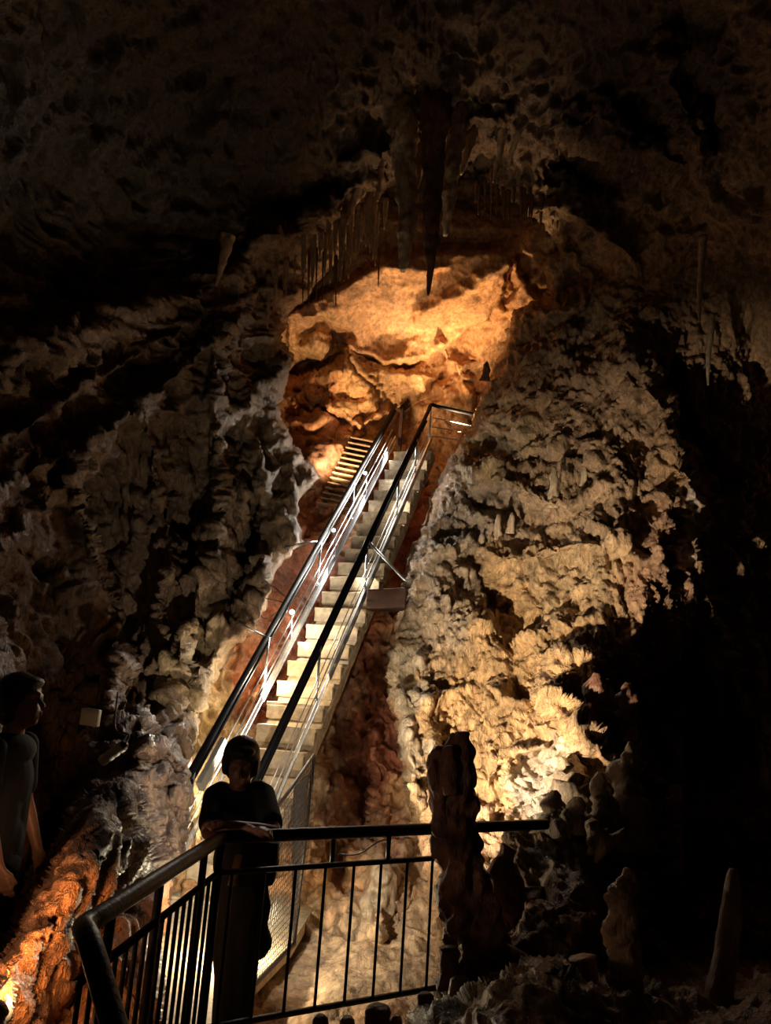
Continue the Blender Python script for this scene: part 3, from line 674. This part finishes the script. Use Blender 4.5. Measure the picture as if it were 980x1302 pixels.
def head(bm, hb, c, fw, up, s=1.):
    """head with a face looking along fw; c = centre"""
    rt = fw.cross(up).normalized()
    ell(bm, c+up*.025*s-fw*.012*s, rt*.076*s, fw*.095*s, up*.098*s)
    ell(bm, c-up*.045*s+fw*.022*s, rt*.056*s, fw*.066*s, up*.075*s)                    # jaw
    caps(bm, [c+fw*.088*s+up*.012*s, c+fw*.112*s-up*.022*s], [.008*s, .0145*s], 10)     # nose
    for k in (-1, 1):
        caps(bm, [c+fw*.083*s+up*.028*s+rt*.012*k*s, c+fw*.072*s+up*.027*s+rt*.045*k*s], [.010*s, .010*s], 8)   # brow
        ell(bm, c+fw*.076*s+up*.008*s+rt*.031*k*s, rt*.013*s, fw*.012*s, up*.009*s, 10, 8)   # eyelids
        ell(bm, c+rt*.076*k*s-up*.005*s-fw*.005*s, rt*.010*s, fw*.017*s, up*.030*s, 10, 8)   # ear
        ell(bm, c+fw*.055*s-up*.02*s+rt*.036*k*s, rt*.024*s, fw*.02*s, up*.022*s, 10, 8)     # cheek
    caps(bm, [c+fw*.085*s-up*.052*s-rt*.018*s, c+fw*.085*s-up*.052*s+rt*.018*s], [.009*s, .009*s], 8)   # lips
    caps(bm, [c+fw*.083*s-up*.063*s-rt*.012*s, c+fw*.083*s-up*.063*s+rt*.012*s], [.009*s, .009*s], 8)
    ell(bm, c+fw*.068*s-up*.092*s, rt*.022*s, fw*.018*s, up*.018*s, 10, 8)              # chin
    if hb is not None:
        ell(hb, c+up*.046*s-fw*.026*s, rt*.098*s, fw*.104*s, up*.098*s, 28, 18); ell(hb, c-up*.015*s-fw*.045*s, rt*.094*s, fw*.07*s, up*.10*s, 28, 18); ell(hb, c+up*.088*s+fw*.045*s, rt*.07*s, fw*.05*s, up*.03*s)
        for k in (-1, 1): ell(hb, c+rt*.078*k*s-fw*.012*s+up*.005*s, rt*.024*s, fw*.05*s, up*.07*s, 16, 10)
        for k in ():  caps(hb, [c+up*.115*s+fw*.04*s+rt*.017*k*s, c+up*.068*s+fw*.085*s+rt*.0185*k*s], [.018*s, .009*s], 8)
def hand(bm, wr, d, nrm, side, curl=.6, s=1.):
    """wr wrist, d direction of the palm, nrm back of the hand, side = thumb direction"""
    d, nrm, side = d.normalized(), nrm.normalized(), side.normalized()
    for k in (-.028, -.01, .01, .028): caps(bm, [wr+side*k*.5*s, wr+d*.085*s+side*k*s], [.016*s, .0125*s], 8)
    for k, ln in ((.030, .066), (.010, .076), (-.011, .071), (-.031, .056)):
        p = wr+d*.088*s+side*k*s; a = 0; pts = [p-d*.02*s]; dd = d
        for seg, f in enumerate((.45, .32, .23)):
            a += curl*(.55 if seg == 0 else .8); dd = d*math.cos(a)-nrm*math.sin(a); pts.append(pts[-1]+dd*(ln*f+(.02 if seg == 0 else 0))*s)
        caps(bm, pts, [.0095*s, .009*s, .0082*s, .007*s], 8)
    caps(bm, [wr+d*.025*s+side*.02*s, wr+d*.055*s+side*.048*s-nrm*.008*s, wr+d*.088*s+side*.056*s-nrm*.022*s], [.015*s, .011*s, .009*s], 8)

Z = Vector((0, 0, 1)); X1 = Vector((1, 0, 0)); Y1 = Vector((0, 1, 0))
# --- person leaning on the corner of the railing, facing the camera
hc = P(306, 972, 4.22); pe = empty('person', down(hc, ZW)+Y1*.2, 'silhouetted person in dark T-shirt leaning folded arms on the railing corner', 'person')
fw = Vector((.12, -1, -.28)).normalized(); up = (Z-fw*Z.dot(fw)).normalized(); rt = Vector((1, 0.05, 0))
body = bmesh.new(); hb = bmesh.new(); head(body, hb, hc, fw, up, .98)
nk = P(305, 1003, 4.32); chest = P(303, 1040, 4.40); waist = P(303, 1098, 4.50); hip = P(302, 1145, 4.55)
shL, shR = P(273, 1013, 4.34), P(335, 1011, 4.34)
caps(body, [hc-up*.05-fw*.02, nk, chest], [.058, .055, .07])
def torso(bm, g):
    ell(bm, nk+Z*-.07, X1*(.165+g), Y1*(.085+g), Z*(.075+g)); ell(bm, chest, X1*(.155+g), Y1*(.105+g), Z*(.17+g)); ell(bm, waist+Z*.02, X1*(.125+g), Y1*(.10+g), Z*(.17+g)); caps(bm, [chest, waist], [.10+g, .098+g])
torso(body, 0); ell(body, hip, X1*.125, Y1*.115, Z*.13)
elL, wrL = PZ(266, 1060, 1.0), P(318, 1056, 3.86); elR, wrR = PZ(349, 1062, 1.0), P(292, 1050, 3.84)
elL = P(265, 1058, 4.02); elR = P(348, 1060, 4.0)
for sh, el, wr in ((shL, elL, wrL), (shR, elR, wrR)):
    caps(body, [sh, sh+(el-sh)*.5, el], [.052, .045, .037]); caps(body, [el, el+(wr-el)*.35, wr], [.038, .038, .026])
hand(body, wrL, (wrL-elL), Z*1.+Y1*-.2, Y1*-1, .5); hand(body, wrR, (wrR-elR), Z*1.+Y1*-.2, Y1*-1, .5)
ank = {}
for k, (hx_, knp, ft) in enumerate(((-.06, P(287, 1240, 4.42), Vector((-1.0, 4.30, ZW+.08))), (.062, P(313, 1235, 4.44), Vector((-.70, 4.42, ZW+.08))))):
    h = hip+X1*hx_+Z*-.05; ft = Vector((knp.x-.01, 4.55, ZW+.09)); ank[k] = (h, knp, ft)
    caps(body, [h, h+(knp-h)*.5, knp], [.085, .073, .056]); caps(body, [knp, knp+(ft-knp)*.35, ft], [.055, .052, .036]); caps(body, [ft+Z*-.045+Y1*.03, ft+Z*-.055+Y1*-.16], [.036, .03])
o = child('body', body, 'skin', pe); fuse(o, .0065, 4)
o = child('hair', hb, 'hair', pe); fuse(o, .007, 3)
sb = bmesh.new(); torso(sb, .014); caps(sb, [nk+Z*-.01, nk+Z*-.06], [.062, .09])
for sh, el in ((shL, elL), (shR, elR)): caps(sb, [sh+(sh-nk)*-.25, sh, sh+(el-sh)*.35, sh+(el-sh)*.74], [.07, .062, .060, .060])
ell(sb, hip+Z*.07, X1*.145, Y1*.122, Z*.10)
o = child('tshirt', sb, 'shirt', pe); fuse(o, .008, 4)
tb = bmesh.new(); ell(tb, hip, X1*.138, Y1*.125, Z*.135)
for k in (0, 1):
    h, kn, ft = ank[k]; caps(tb, [h, h+(kn-h)*.5, kn], [.088, .076, .060]); caps(tb, [kn, kn+(ft-kn)*.5, ft+Z*.03], [.059, .056, .05])
o = child('trousers', tb, 'trousers', pe); fuse(o, .009, 4)
for k in (0, 1):
    ft = ank[k][2]; s_ = bmesh.new(); caps(s_, [ft+Z*-.045+Y1*.04, ft+Z*-.05+Y1*-.06, ft+Z*-.058+Y1*-.17], [.045, .043, .034]); o = child('shoe', s_, 'bag', pe); fuse(o, .008, 3)
# bag
bg = empty('shoulder_bag', P(329, 1122, 4.12), 'boxy black bag hanging at the person\'s hip behind the railing', 'bag')
c = P(330, 1098, 4.14); bm = bmesh.new(); bbox_bev(bm, c, X1*.088+Z*.006, Y1*.055, Z*.098+X1*.004, .02); bmesh.ops.subdivide_edges(bm, edges=[e for e in bm.edges if e.calc_length() > .05], cuts=5)
for v in bm.verts: v.co += (v.co-c)*.04*math.sin(v.co.z*40+v.co.x*25)
child('pouch', bm, 'bag', bg)
bm = bmesh.new(); bbox_bev(bm, c+Z*.07+Y1*-.035, X1*.09, Y1*.03, Z*.04, .012); child('flap', bm, 'bag', bg)
bm = bmesh.new(); tube(bm, arc([c+Z*.10+X1*.07, P(346, 1040, 4.27), P(331, 1004, 4.32), P(318, 1003, 4.5), P(300, 1045, 4.62)], 5), .012, 6); child('strap', bm, 'bag', bg)
# jacket hanging from the bag
bm = bmesh.new(); pts = [(331, 1118, .055), (332, 1150, .045), (330, 1180, .05), (334, 1205, .03), (329, 1222, .004)]
tube(bm, arc([P(x, y, 4.16+.01*i) for i, (x, y, r) in enumerate(pts)], 3), [.05, .046, .043, .045, .044, .046, .05, .05, .045, .036, .022, .012, .003], 10)
for v in bm.verts: v.co.y += .02*math.sin(v.co.x*90); v.co.x += .006*math.sin(v.co.z*35)
o = link('jacket', bm, 'shirt', origin=P(331, 1118, 4.16)); tag(o, 'dark jacket dangling below the black bag', 'jacket')
bm = bmesh.new(); bbox_bev(bm, P(299, 1106, 4.08), X1*.018, Y1*.006, Z*.072+X1*.012, .004); o = link('gap_strip', bm, 'pale', origin=P(299, 1090, 4.08)); tag(o, 'narrow pale strip of cloth standing in for a bright gap beside the bag', 'filler')  # pale strip put in for bright background showing between arm and bag

# --- barely lit person standing at the far left
c2 = P(28, 893, 4.15); p2 = empty('person', down(c2, -.32), 'barely visible person in dark clothes standing in profile at the left edge', 'person')
fw2 = Vector((.95, -.25, .12)).normalized(); up2 = (Z-fw2*Z.dot(fw2)).normalized(); b2 = bmesh.new(); hb2 = bmesh.new(); head(b2, hb2, c2, fw2, up2, 1.1)
n2_ = c2+Z*-.15+X1*-.02; ch2 = n2_+Z*-.25; wa2 = ch2+Z*-.26+X1*.01; hp2 = wa2+Z*-.13
caps(b2, [c2-Z*.05-fw2*.02, n2_, ch2], [.056, .055, .08])
def torso2(bm, g):
    ell(bm, n2_+Z*-.09, X1*(.10+g), Y1*(.17+g), Z*(.08+g)); ell(bm, ch2, X1*(.115+g), Y1*(.16+g), Z*(.18+g)); ell(bm, wa2, X1*(.105+g), Y1*(.145+g), Z*(.17+g)); caps(bm, [ch2+Y1*.05, hp2+Y1*.05], [.102+g, .10+g]); caps(bm, [ch2-Y1*.05, hp2-Y1*.05], [.102+g, .10+g])
torso2(b2, 0); ell(b2, hp2, X1*.115, Y1*.16, Z*.12)
arms = []
for k in (-1, 1):
    s_ = n2_+Z*-.07+Y1*.185*k; e_ = s_+Z*-.28+X1*.03+Y1*.03*k; w_ = e_+Z*-.23+X1*.10; arms.append((s_, e_))
    caps(b2, [s_, (s_+e_)/2, e_], [.052, .045, .037]); caps(b2, [e_, e_+(w_-e_)*.35, w_], [.038, .037, .026]); hand(b2, w_, w_-e_, Y1*k, X1, .35)
    hh = hp2+Y1*.085*k+Z*-.03; kn = hh+Z*-.40+X1*(.03 if k > 0 else -.02); ft = Vector((kn.x-.03, kn.y, -.32+.09)); caps(b2, [hh, (hh+kn)/2, kn], [.085, .074, .056]); caps(b2, [kn, kn+(ft-kn)*.35, ft], [.055, .052, .036]); caps(b2, [ft+Z*-.045, ft+Z*-.055+X1*.16], [.036, .03])
    arms[-1] += (hh, kn, ft)
o = child('body', b2, 'skin', p2); fuse(o, .007, 4)
o = child('hair', hb2, 'hair', p2); fuse(o, .007, 3)
sb = bmesh.new(); torso2(sb, .014); tb = bmesh.new(); ell(tb, hp2, X1*.125, Y1*.17, Z*.125)
for s_, e_, hh, kn, ft in arms:
    caps(sb, [s_, (s_+e_)/2, s_+(e_-s_)*.75], [.063, .06, .058]); caps(tb, [hh, (hh+kn)/2, kn], [.098, .086, .07]); caps(tb, [kn, (kn+ft)/2, ft+Z*.03], [.069, .064, .055])
o = child('tshirt', sb, 'shirt', p2); fuse(o, .008, 4); o = child('trousers', tb, 'trousers', p2); fuse(o, .009, 4)
# ================================================================== DRIPSTONE
def drip(name, pts, rs, mat, label, cat, group=None, amp=.12, n=20, seg=10, sc=9., fuse_v=None, extra=(), flute=0):
    """knobbly dripstone: pts (px, py, D) down the middle, rs radii in metres"""
    bm = bmesh.new(); allp = []
    def one(pts, rs):
        W = [P(*p) if len(p) == 3 and abs(p[0]) > 20 or isinstance(p, tuple) else Vector(p) for p in pts]
        c = arc(W, seg); m = len(c); rr = [np.interp(k/(m-1)*(len(rs)-1), range(len(rs)), rs) for k in range(m)]
        v0 = len(bm.verts); tube(bm, c, rr, n)
        bm.verts.ensure_lookup_table(); vs = bm.verts[v0:]
        co = np.array([v.co[:] for v in vs]); cen = np.repeat(np.array([q[:] for q in c]), n, 0); dirv = co-cen; rad = np.linalg.norm(dirv, axis=1, keepdims=True)
        s = sc; nz = (billow(co*[s, s, s*.8], 2, len(allp)+3)-.45)*1.6+.7*fbm(co*[s*2.2, s*2.2, s*1.2], 3, 17)
        th = np.arctan2(dirv[:, 1], dirv[:, 0]); fl_ = flute*(np.abs(np.sin(th*2.5+co[:, 2]*1.3))-.5)*sstep(.02, .08, rad[:, 0])
        co = cen+dirv*(1+amp*nz[:, None]*3+fl_[:, None])
        for v, q in zip(vs, co): v.co = Vector(q)
        allp.append(W)
    one(pts, rs)
    for ep, er in extra: one(ep, er)
    o = link(name, bm, mat, origin=allp[0][0]); tag(o, label, cat, group)
    if fuse_v: fuse(o, fuse_v, 2, .4)
    return o
SM, ST = 'stalagmite', 'stalactite'
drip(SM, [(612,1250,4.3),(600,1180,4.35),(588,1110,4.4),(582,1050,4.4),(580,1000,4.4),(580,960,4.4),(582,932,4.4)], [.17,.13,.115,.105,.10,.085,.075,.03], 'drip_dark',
     'tall dark knobbly dripstone column standing in front of the railing, its top split in knobs', SM, amp=.10, sc=8, fuse_v=.008, n=28,
     extra=[([(566,1060,4.38),(560,1000,4.36),(557,965,4.36),(560,948,4.36)], [.07,.06,.062,.05,.02]), ([(590,1010,4.34),(589,960,4.34),(588,930,4.34)], [.05,.052,.045,.03]),
            ([(575,1010,4.3),(572,975,4.3),(571,948,4.3)], [.05,.045,.04,.02]), ([(640,1250,4.5),(620,1180,4.6),(612,1140,4.6),(608,1112,4.6)], [.10,.10,.075,.06,.02])])
drip(SM, [(655,1250,5.0),(645,1180,5.1),(640,1120,5.1),(640,1095,5.1),(648,1076,5.1)], [.20,.15,.12,.08,.05,.045], 'drip_dark', 'dark stump with a flat-topped knob, just right of the tall column', SM, amp=.1, fuse_v=.012,
     extra=[([(690,1260,4.9),(680,1190,5.1),(672,1130,5.2)], [.2,.17,.1]), ([(720,1260,4.9),(722,1190,5.1),(715,1120,5.3)], [.2,.18,.1])])
drip(SM, [(570,1252,4.05),(571,1235,4.05),(571,1205,4.05)], [.055,.046,.045], 'drip_dark', 'short flat-topped stub at the foot of the tall column', SM, amp=.05, sc=14)
drip(SM, [(742,1262,3.9),(744,1238,3.9),(741,1218,3.9)], [.05,.05,.06], 'drip', 'short flat-topped stub on the right part of the mound', SM, amp=.05, sc=14)
drip(SM, [(800,1420,3.7),(798,1300,3.75),(794,1220,3.8),(790,1160,3.8),(796,1125,3.8),(803,1106,3.8)], [.11,.075,.07,.062,.055,.04,.018], 'drip', 'tall lit-edged stalagmite on the lower right with a rounded tip', SM, amp=.11, sc=10, n=30, seg=18)
drip(SM, [(905,1420,4.0),(912,1290,4.1),(925,1200,4.2),(930,1140,4.2),(932,1105,4.2)], [.13,.075,.055,.05,.042,.018], 'drip', 'slender smooth stalagmite in the dark at the lower right edge', SM, amp=.03, sc=6, n=24)
drip(SM, [(762,960,7.1),(758,910,7.2),(757,880,7.2),(759,856,7.2)], [.15,.10,.08,.085,.035], 'drip_dark', 'dark pointed stalagmite standing tall against the lit right wall', SM, amp=.08, sc=7)  # shade put into the colour so the stone reads as a silhouette
for pts, rs, lab in (([(798,960,7.0),(795,920,7.1),(797,895,7.1),(799,868,7.1)], [.12,.10,.055,.075,.03], 'knobbly pair of stalagmites right of the dark pointed one'),
    ([(728,1030,6.3),(722,980,6.7),(718,955,6.8),(722,937,6.8)], [.15,.11,.07,.065,.03], 'brown-capped stalagmite with a round orange-brown head'),
    ([(805,1080,5.8),(800,1020,5.8),(797,985,5.8),(800,962,5.8),(802,943,5.8)], [.13,.09,.08,.07,.04,.02], 'thin knobbly stalagmite at the dark edge, beside the hanging shadows'),
    ([(775,1070,5.8),(768,1020,5.8),(762,1000,5.8),(763,982,5.8)], [.11,.085,.06,.045,.02], 'slim stalagmite left of the thin knobbly one'),
    ([(708,1060,5.7),(706,1030,5.75),(705,1005,5.75)], [.12,.08,.055,.02], 'low cone with a small round head above the rail end'),
    ([(735,1060,5.5),(734,1035,5.5),(734,1013,5.5)], [.06,.045,.045,.02], 'small knobby stalagmite right of the low cone'),
    ([(770,1075,5.3),(758,1060,5.3),(752,1042,5.35)], [.10,.06,.05,.02], 'stubby stone knob leaning left above the dark hollow')):
    drip(SM, pts, rs, 'drip_dark' if 'pair' in lab else 'drip_pale', lab, SM, amp=.15, sc=9)  # the pair is coloured dark to read as a silhouette
# dead-flat stubs along the bottom of the frame
for x, y, r, m, lab in ((407,1290,.032,'drip_dark','leftmost dark stub at the bottom edge below the railing'), (441,1292,.034,'drip','wet orange-brown stub at the bottom edge, second from the left'), (480,1277,.052,'drip_dark','tallest dark rounded stub at the bottom edge'),
                        (504,1291,.026,'drip','small stub at the bottom edge, right of the tallest one'), (541,1262,.035,'drip_dark','stub sitting at the left end of the stone mound'), (585,1243,.05,'drip_pale','low round knob behind the flat-topped stub')):
    drip(SM, [(x,y+70,3.9),(x,y+22,3.9),(x,y+5,3.9),(x,y,3.9)], [r*1.25,r*1.1,r,r*.5], m, lab, SM, amp=.04, sc=12)
# pillars seen through the railing on the floor
drip(SM, [(478,1205,7.3),(482,1160,7.3),(486,1120,7.3),(480,1092,7.3)], [.26,.16,.13,.11,.05], 'drip_pale', 'pale pillar-like stalagmite on the mud floor seen through the railing bars', SM, amp=.12, sc=5, fuse_v=.015, extra=[([(508,1200,7.5),(506,1150,7.5),(500,1100,7.5)], [.12,.10,.08,.03])])
# stumps on the ledges of the right wall
k = 0
for x, y, h, r, D, lab in ((704,640,46,.06,9.9,'tall stump on the dark ledge high on the right wall'), (612,700,22,.05,10.6,'stump on the left of the ledge row of the right wall'), (633,680,26,.05,10.5,'leaning stump next to the left one on the wall ledge'),
                           (650,672,20,.045,10.4,'small stump in the middle of the wall ledge row'), (742,612,22,.045,10.0,'little stump right of the tall ledge stump'), (618,478,18,.06,12.9,'tiny dark spike at the rim of the orange chamber')):
    drip(SM, [(x-1,y+6,D),(x,y-h*.5,D-.05),(x+1,y-h,D-.05)], [r*1.4,r,r*.8,r*.3], 'drip_dark' if x == 618 else 'drip_pale', lab, SM, amp=.08, sc=9, n=14, seg=6)  # chamber spike gets its silhouette shade from the dark colour
# ---- stalactites under the roof
BIGT = [([(510,95,11.0),(512,150,10.9),(515,210,11),(518,270,11),(515,310,11),(512,345,11)], [.26,.22,.17,.14,.10,.04], 'drip_pale', 'broad blunt stalactite, left of the two largest at the roof'),  # paler colour on the broad stalactites stands in for light on them
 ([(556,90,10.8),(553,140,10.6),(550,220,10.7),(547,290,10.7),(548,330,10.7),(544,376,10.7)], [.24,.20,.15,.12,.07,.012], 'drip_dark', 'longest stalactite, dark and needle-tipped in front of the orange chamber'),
 ([(592,100,11),(585,150,11),(576,200,11),(570,250,11.1),(566,300,11.2)], [.2,.16,.13,.10,.03], 'drip_pale', 'tan stalactite just right of the longest one'),
 ([(608,140,11.2),(596,185,11.2),(586,222,11.2)], [.12,.08,.015], 'drip_pale', 'pale slanting stalactite beside the black hole in the roof'),
 ([(534,150,11.3),(532,200,11.3),(530,240,11.3)], [.12,.09,.02], 'drip', 'short stalactite between the two largest'),
 ([(484,200,11.6),(482,230,11.6),(480,256,11.6)], [.10,.06,.015], 'drip', 'short cone left of the broad blunt stalactite'),
 ([(468,215,11.7),(452,250,11.8),(442,285,11.8)], [.10,.07,.015], 'drip', 'slanting fang at the left end of the big roof stalactites'),
 ([(640,165,11.2),(633,205,11.3),(627,232,11.3)], [.08,.05,.01], 'drip_pale', 'thin pale stalactite right of the black hole'),
 ([(662,160,11),(652,190,11.1),(645,215,11.2)], [.06,.045,.01], 'drip_pale', 'small slanting stalactite right of the thin pale one'),
 ([(626,215,11.6),(626,235,11.6),(625,257,11.6)], [.05,.035,.008], 'drip_dark', 'black spike hanging under the pale pair'),
 ([(290,300,10.4),(284,330,10.4),(274,364,10.4)], [.10,.06,.01], 'drip', 'lone orange-brown spike at the dark left roof edge'),
 ([(894,300,9.4),(890,370,9.4),(889,410,9.4)], [.05,.035,.01], 'drip_pale', 'faint stalactite hanging in the dark on the right'),
 ([(905,400,9.8),(900,460,9.8),(900,490,9.8)], [.05,.03,.01], 'drip_pale', 'lower faint stalactite in the dark on the right')]
for pts, rs, m, lab in BIGT: drip(ST, pts, rs, m, lab, ST, amp=.08, sc=5, flute=.10)
# curtains of small ones along the left rim of the chamber
R2 = random.Random(3); line = [(300,372),(330,352),(352,330),(376,318),(400,300),(425,280),(450,270),(470,262),(494,250)]
for i in range(70):
    f = R2.random()*(len(line)-1); a = int(f); b = f-a; x = line[a][0]*(1-b)+line[min(a+1, len(line)-1)][0]*b+R2.uniform(-3, 3); y = line[a][1]*(1-b)+line[min(a+1, len(line)-1)][1]*b+R2.uniform(-12, 16)
    h = R2.uniform(22, 70); r = R2.uniform(.022, .05); D = 12.1+R2.uniform(-.25, .35)
    drip(ST, [(x+2,y-8,D),(x+1,y+h*.5,D),(x,y+h,D)], [r*1.2,r*.75,.006], 'drip', 'slender brown stalactite in the dense fringe left of the orange chamber', ST, 'fringe of slender stalactites left of the chamber', amp=.06, n=9, seg=4)
for x, y0, y1 in ((385,342,388),(392,345,393),(402,335,384),(410,340,384),(427,345,390),(437,330,358),(481,340,364),(425,330,372)):
    drip(ST, [(x+1,y0-20,12.3),(x,(y0+y1)/2,12.3),(x,y1,12.3)], [.018,.013,.008], 'drip_dark', 'thin dark straw stalactite hanging against the lit roof slab', ST, 'thin dark straws over the chamber', amp=.03, n=7, seg=3)
for i in range(24):
    x = R2.uniform(600, 715); y = 238+(x-600)*.25+R2.uniform(-10, 10); h = R2.uniform(12, 34); D = 12.4
    drip(ST, [(x+1,y-8,D),(x+.5,y+h*.5,D),(x,y+h,D)], [.035,.02,.005], 'drip_dark', 'short dark stalactite under the roof lip right of the black hole', ST, 'short stalactites under the right roof lip', amp=.05, n=8, seg=4)
# ---- small fittings on the left wall
bm = bmesh.new(); c = P(115, 912, 5.4); bbox_bev(bm, c, X1*.06+Z*-.004, Y1*.03, Z*.055, .008); bbox_bev(bm, c+Y1*-.03, X1*.05, Y1*.004, Z*.045, .002)
o = link('junction_box', bm, 'greybox', origin=c); tag(o, 'small grey square box fixed on the dark left wall', 'box')
c = P(143, 958, 5.3); ax = Vector((.07, -.02, .055)).normalized(); e = empty('tube_lamp', c, 'unlit ribbed tubular lamp fixed on the left wall under the grey box', 'lamp')
bm = bmesh.new(); L_ = .095
tube(bm, [c+ax*(-L_+2*L_*i/16) for i in range(17)], [.036 if i % 4 else .03 for i in range(17)], 16); child('housing', bm, 'plasticw', e)
bm = bmesh.new(); tube(bm, [c-ax*(L_+.02), c-ax*L_], [.02, .034], 14); tube(bm, [c+ax*L_, c+ax*(L_+.02)], [.034, .02], 14); child('end_cap', bm, 'cable', e)
bm = bmesh.new(); tube(bm, arc([c+ax*L_, c+ax*(L_+.03)+Z*.05, P(146, 925, 5.35), P(150, 880, 5.5)], 5), .006, 5); child('cord', bm, 'cable', e)
c = P(-4, 1277, 2.55); e = empty('floor_lamp', c, 'small glowing floodlight at the lower left edge lighting the orange rock', 'lamp')
ad = Vector((.5, .8, .35)).normalized(); bm = bmesh.new(); tube(bm, [c-ad*.09, c-ad*.08, c-ad*.0, c+ad*.01], [.03, .05, .06, .062], 18); child('housing', bm, 'greybox', e)
bm = bmesh.new(); tube(bm, [c+ad*.011, c+ad*.018], [.052, .048], 18); child('lens', bm, 'bulbw', e)
bm = bmesh.new()
for k in range(-3, 4): tube(bm, [c+ad*.03+Z*.016*k+ad.cross(Z)*.05, c+ad*.03+Z*.016*k-ad.cross(Z)*.05], .003, 5)
child('grille', bm, 'cable', e)
c = P(345, 853, 9.3); 
# ================================================================== LIGHT
def lamp(kind, loc, col, W, target=None, spot=70, blend=.6, size=.05, name='lamp_or_fill_light'):
    d = bpy.data.lights.new(name, kind); d.energy = W; d.color = col
    if kind == 'SPOT': d.spot_size = math.radians(spot); d.spot_blend = blend
    if kind in ('SPOT', 'POINT'): d.shadow_soft_size = size
    o = bpy.data.objects.new(name, d); C.objects.link(o); o.location = loc
    if target is not None: o.rotation_euler = (Vector(target)-Vector(loc)).to_track_quat('-Z', 'Y').to_euler()
    return o
COOL = (.86, .93, 1.); WARM = (1., .72, .42); NEU = (1., .86, .66)
STW = (1, .95, .87)
for L_, aim in zip(LAMPS[:3], ((-.1, -.6, -.75), (-.35, -.6, -.7), (-.2, -.7, -.65))): lamp('SPOT', L_, STW, 32, L_+Vector(aim), 128, .35, .04)
for t_, e_ in ((1.8, 45), (3.4, 75), (4.8, 100), (5.9, 110)):  # unseen wash lights added over the steps to brighten the left wall
    q = S(t_, .20, -.58); lamp('SPOT', q, STW, e_, q+Vector((-.85, -.42, -.42)), 118, .5, .05)
for t_, e_ in ((3.3, 50), (4.7, 45), (5.7, 25)):  # unseen wash lights added over the steps to brighten the right wall
    q = S(t_, .33, -.40); lamp('SPOT', q, (1, .88, .7), e_, q+Vector((.8, -.5, -.5)), 120, .5, .05)
lamp('POINT', P(296,1165,6.2), (1, .84, .55), 65, size=.03)
lamp('POINT', LAMPS[3], NEU, 25)
lamp('SPOT', P(585,550,13.8), (1, .64, .32), 800, P(580,410,13.7), 98, .9, .12)
lamp('SPOT', P(420,610,12.9), (1,.64,.33), 430, P(460,470,14.4), 100, .9, .1)
lamp('POINT', P(345,858,9.3), WARM, 35, size=.03)
lamp('SPOT', S(4.3, .33, .35), (1, .74, .48), 130, P(560,235,11), 48, 1., .05)  # unseen spot added to light the roof stalactites
FLOOD = P(304,1110,4.95)
lamp('SPOT', FLOOD, (1, .81, .57), 2050, P(705,850,8.6), 56, .8, .07)
lamp('SPOT', FLOOD+Vector((0, 0, .05)), NEU, 270, P(410,980,8), 105, .8, .05)
lamp('SPOT', P(300,990,8.3), NEU, 190, P(200,800,9.0), 72, 1., .08)
lamp('SPOT', TROUGH-Vector(SN)*.1, NEU, 60, P(240,1000,8.4), 150, .8, .1)
lamp('SPOT', P(14,1262,2.4), (1., .52, .22), 60, P(75,1175,4.), 58, .7, .04)
lamp('SPOT', (-2.4, 1.9, 1.0), (1., .66, .46), 55, P(640,1170,4.6), 40, 1., .1)  # unseen fill spot added for the dark column and lower right stones
lamp('POINT', (-.7, -.5, .7), (1., .62, .42), 3.5, size=.1)  # dim unseen fill added near the camera
w = bpy.data.worlds.new('world'); bpy.context.scene.world = w; w.use_nodes = True
w.node_tree.nodes['Background'].inputs[0].default_value = (.6, .7, 1, 1); w.node_tree.nodes['Background'].inputs[1].default_value = .0006
sc = bpy.context.scene; vs = sc.view_settings; vs.view_transform = 'Standard'; vs.look = 'None'; vs.gamma = 1; vs.use_curve_mapping = False; vs.exposure = 0
sc.cycles.use_denoising = True
sc.cycles.max_bounces = 6; sc.cycles.diffuse_bounces = 3; sc.cycles.sample_clamp_indirect = 4
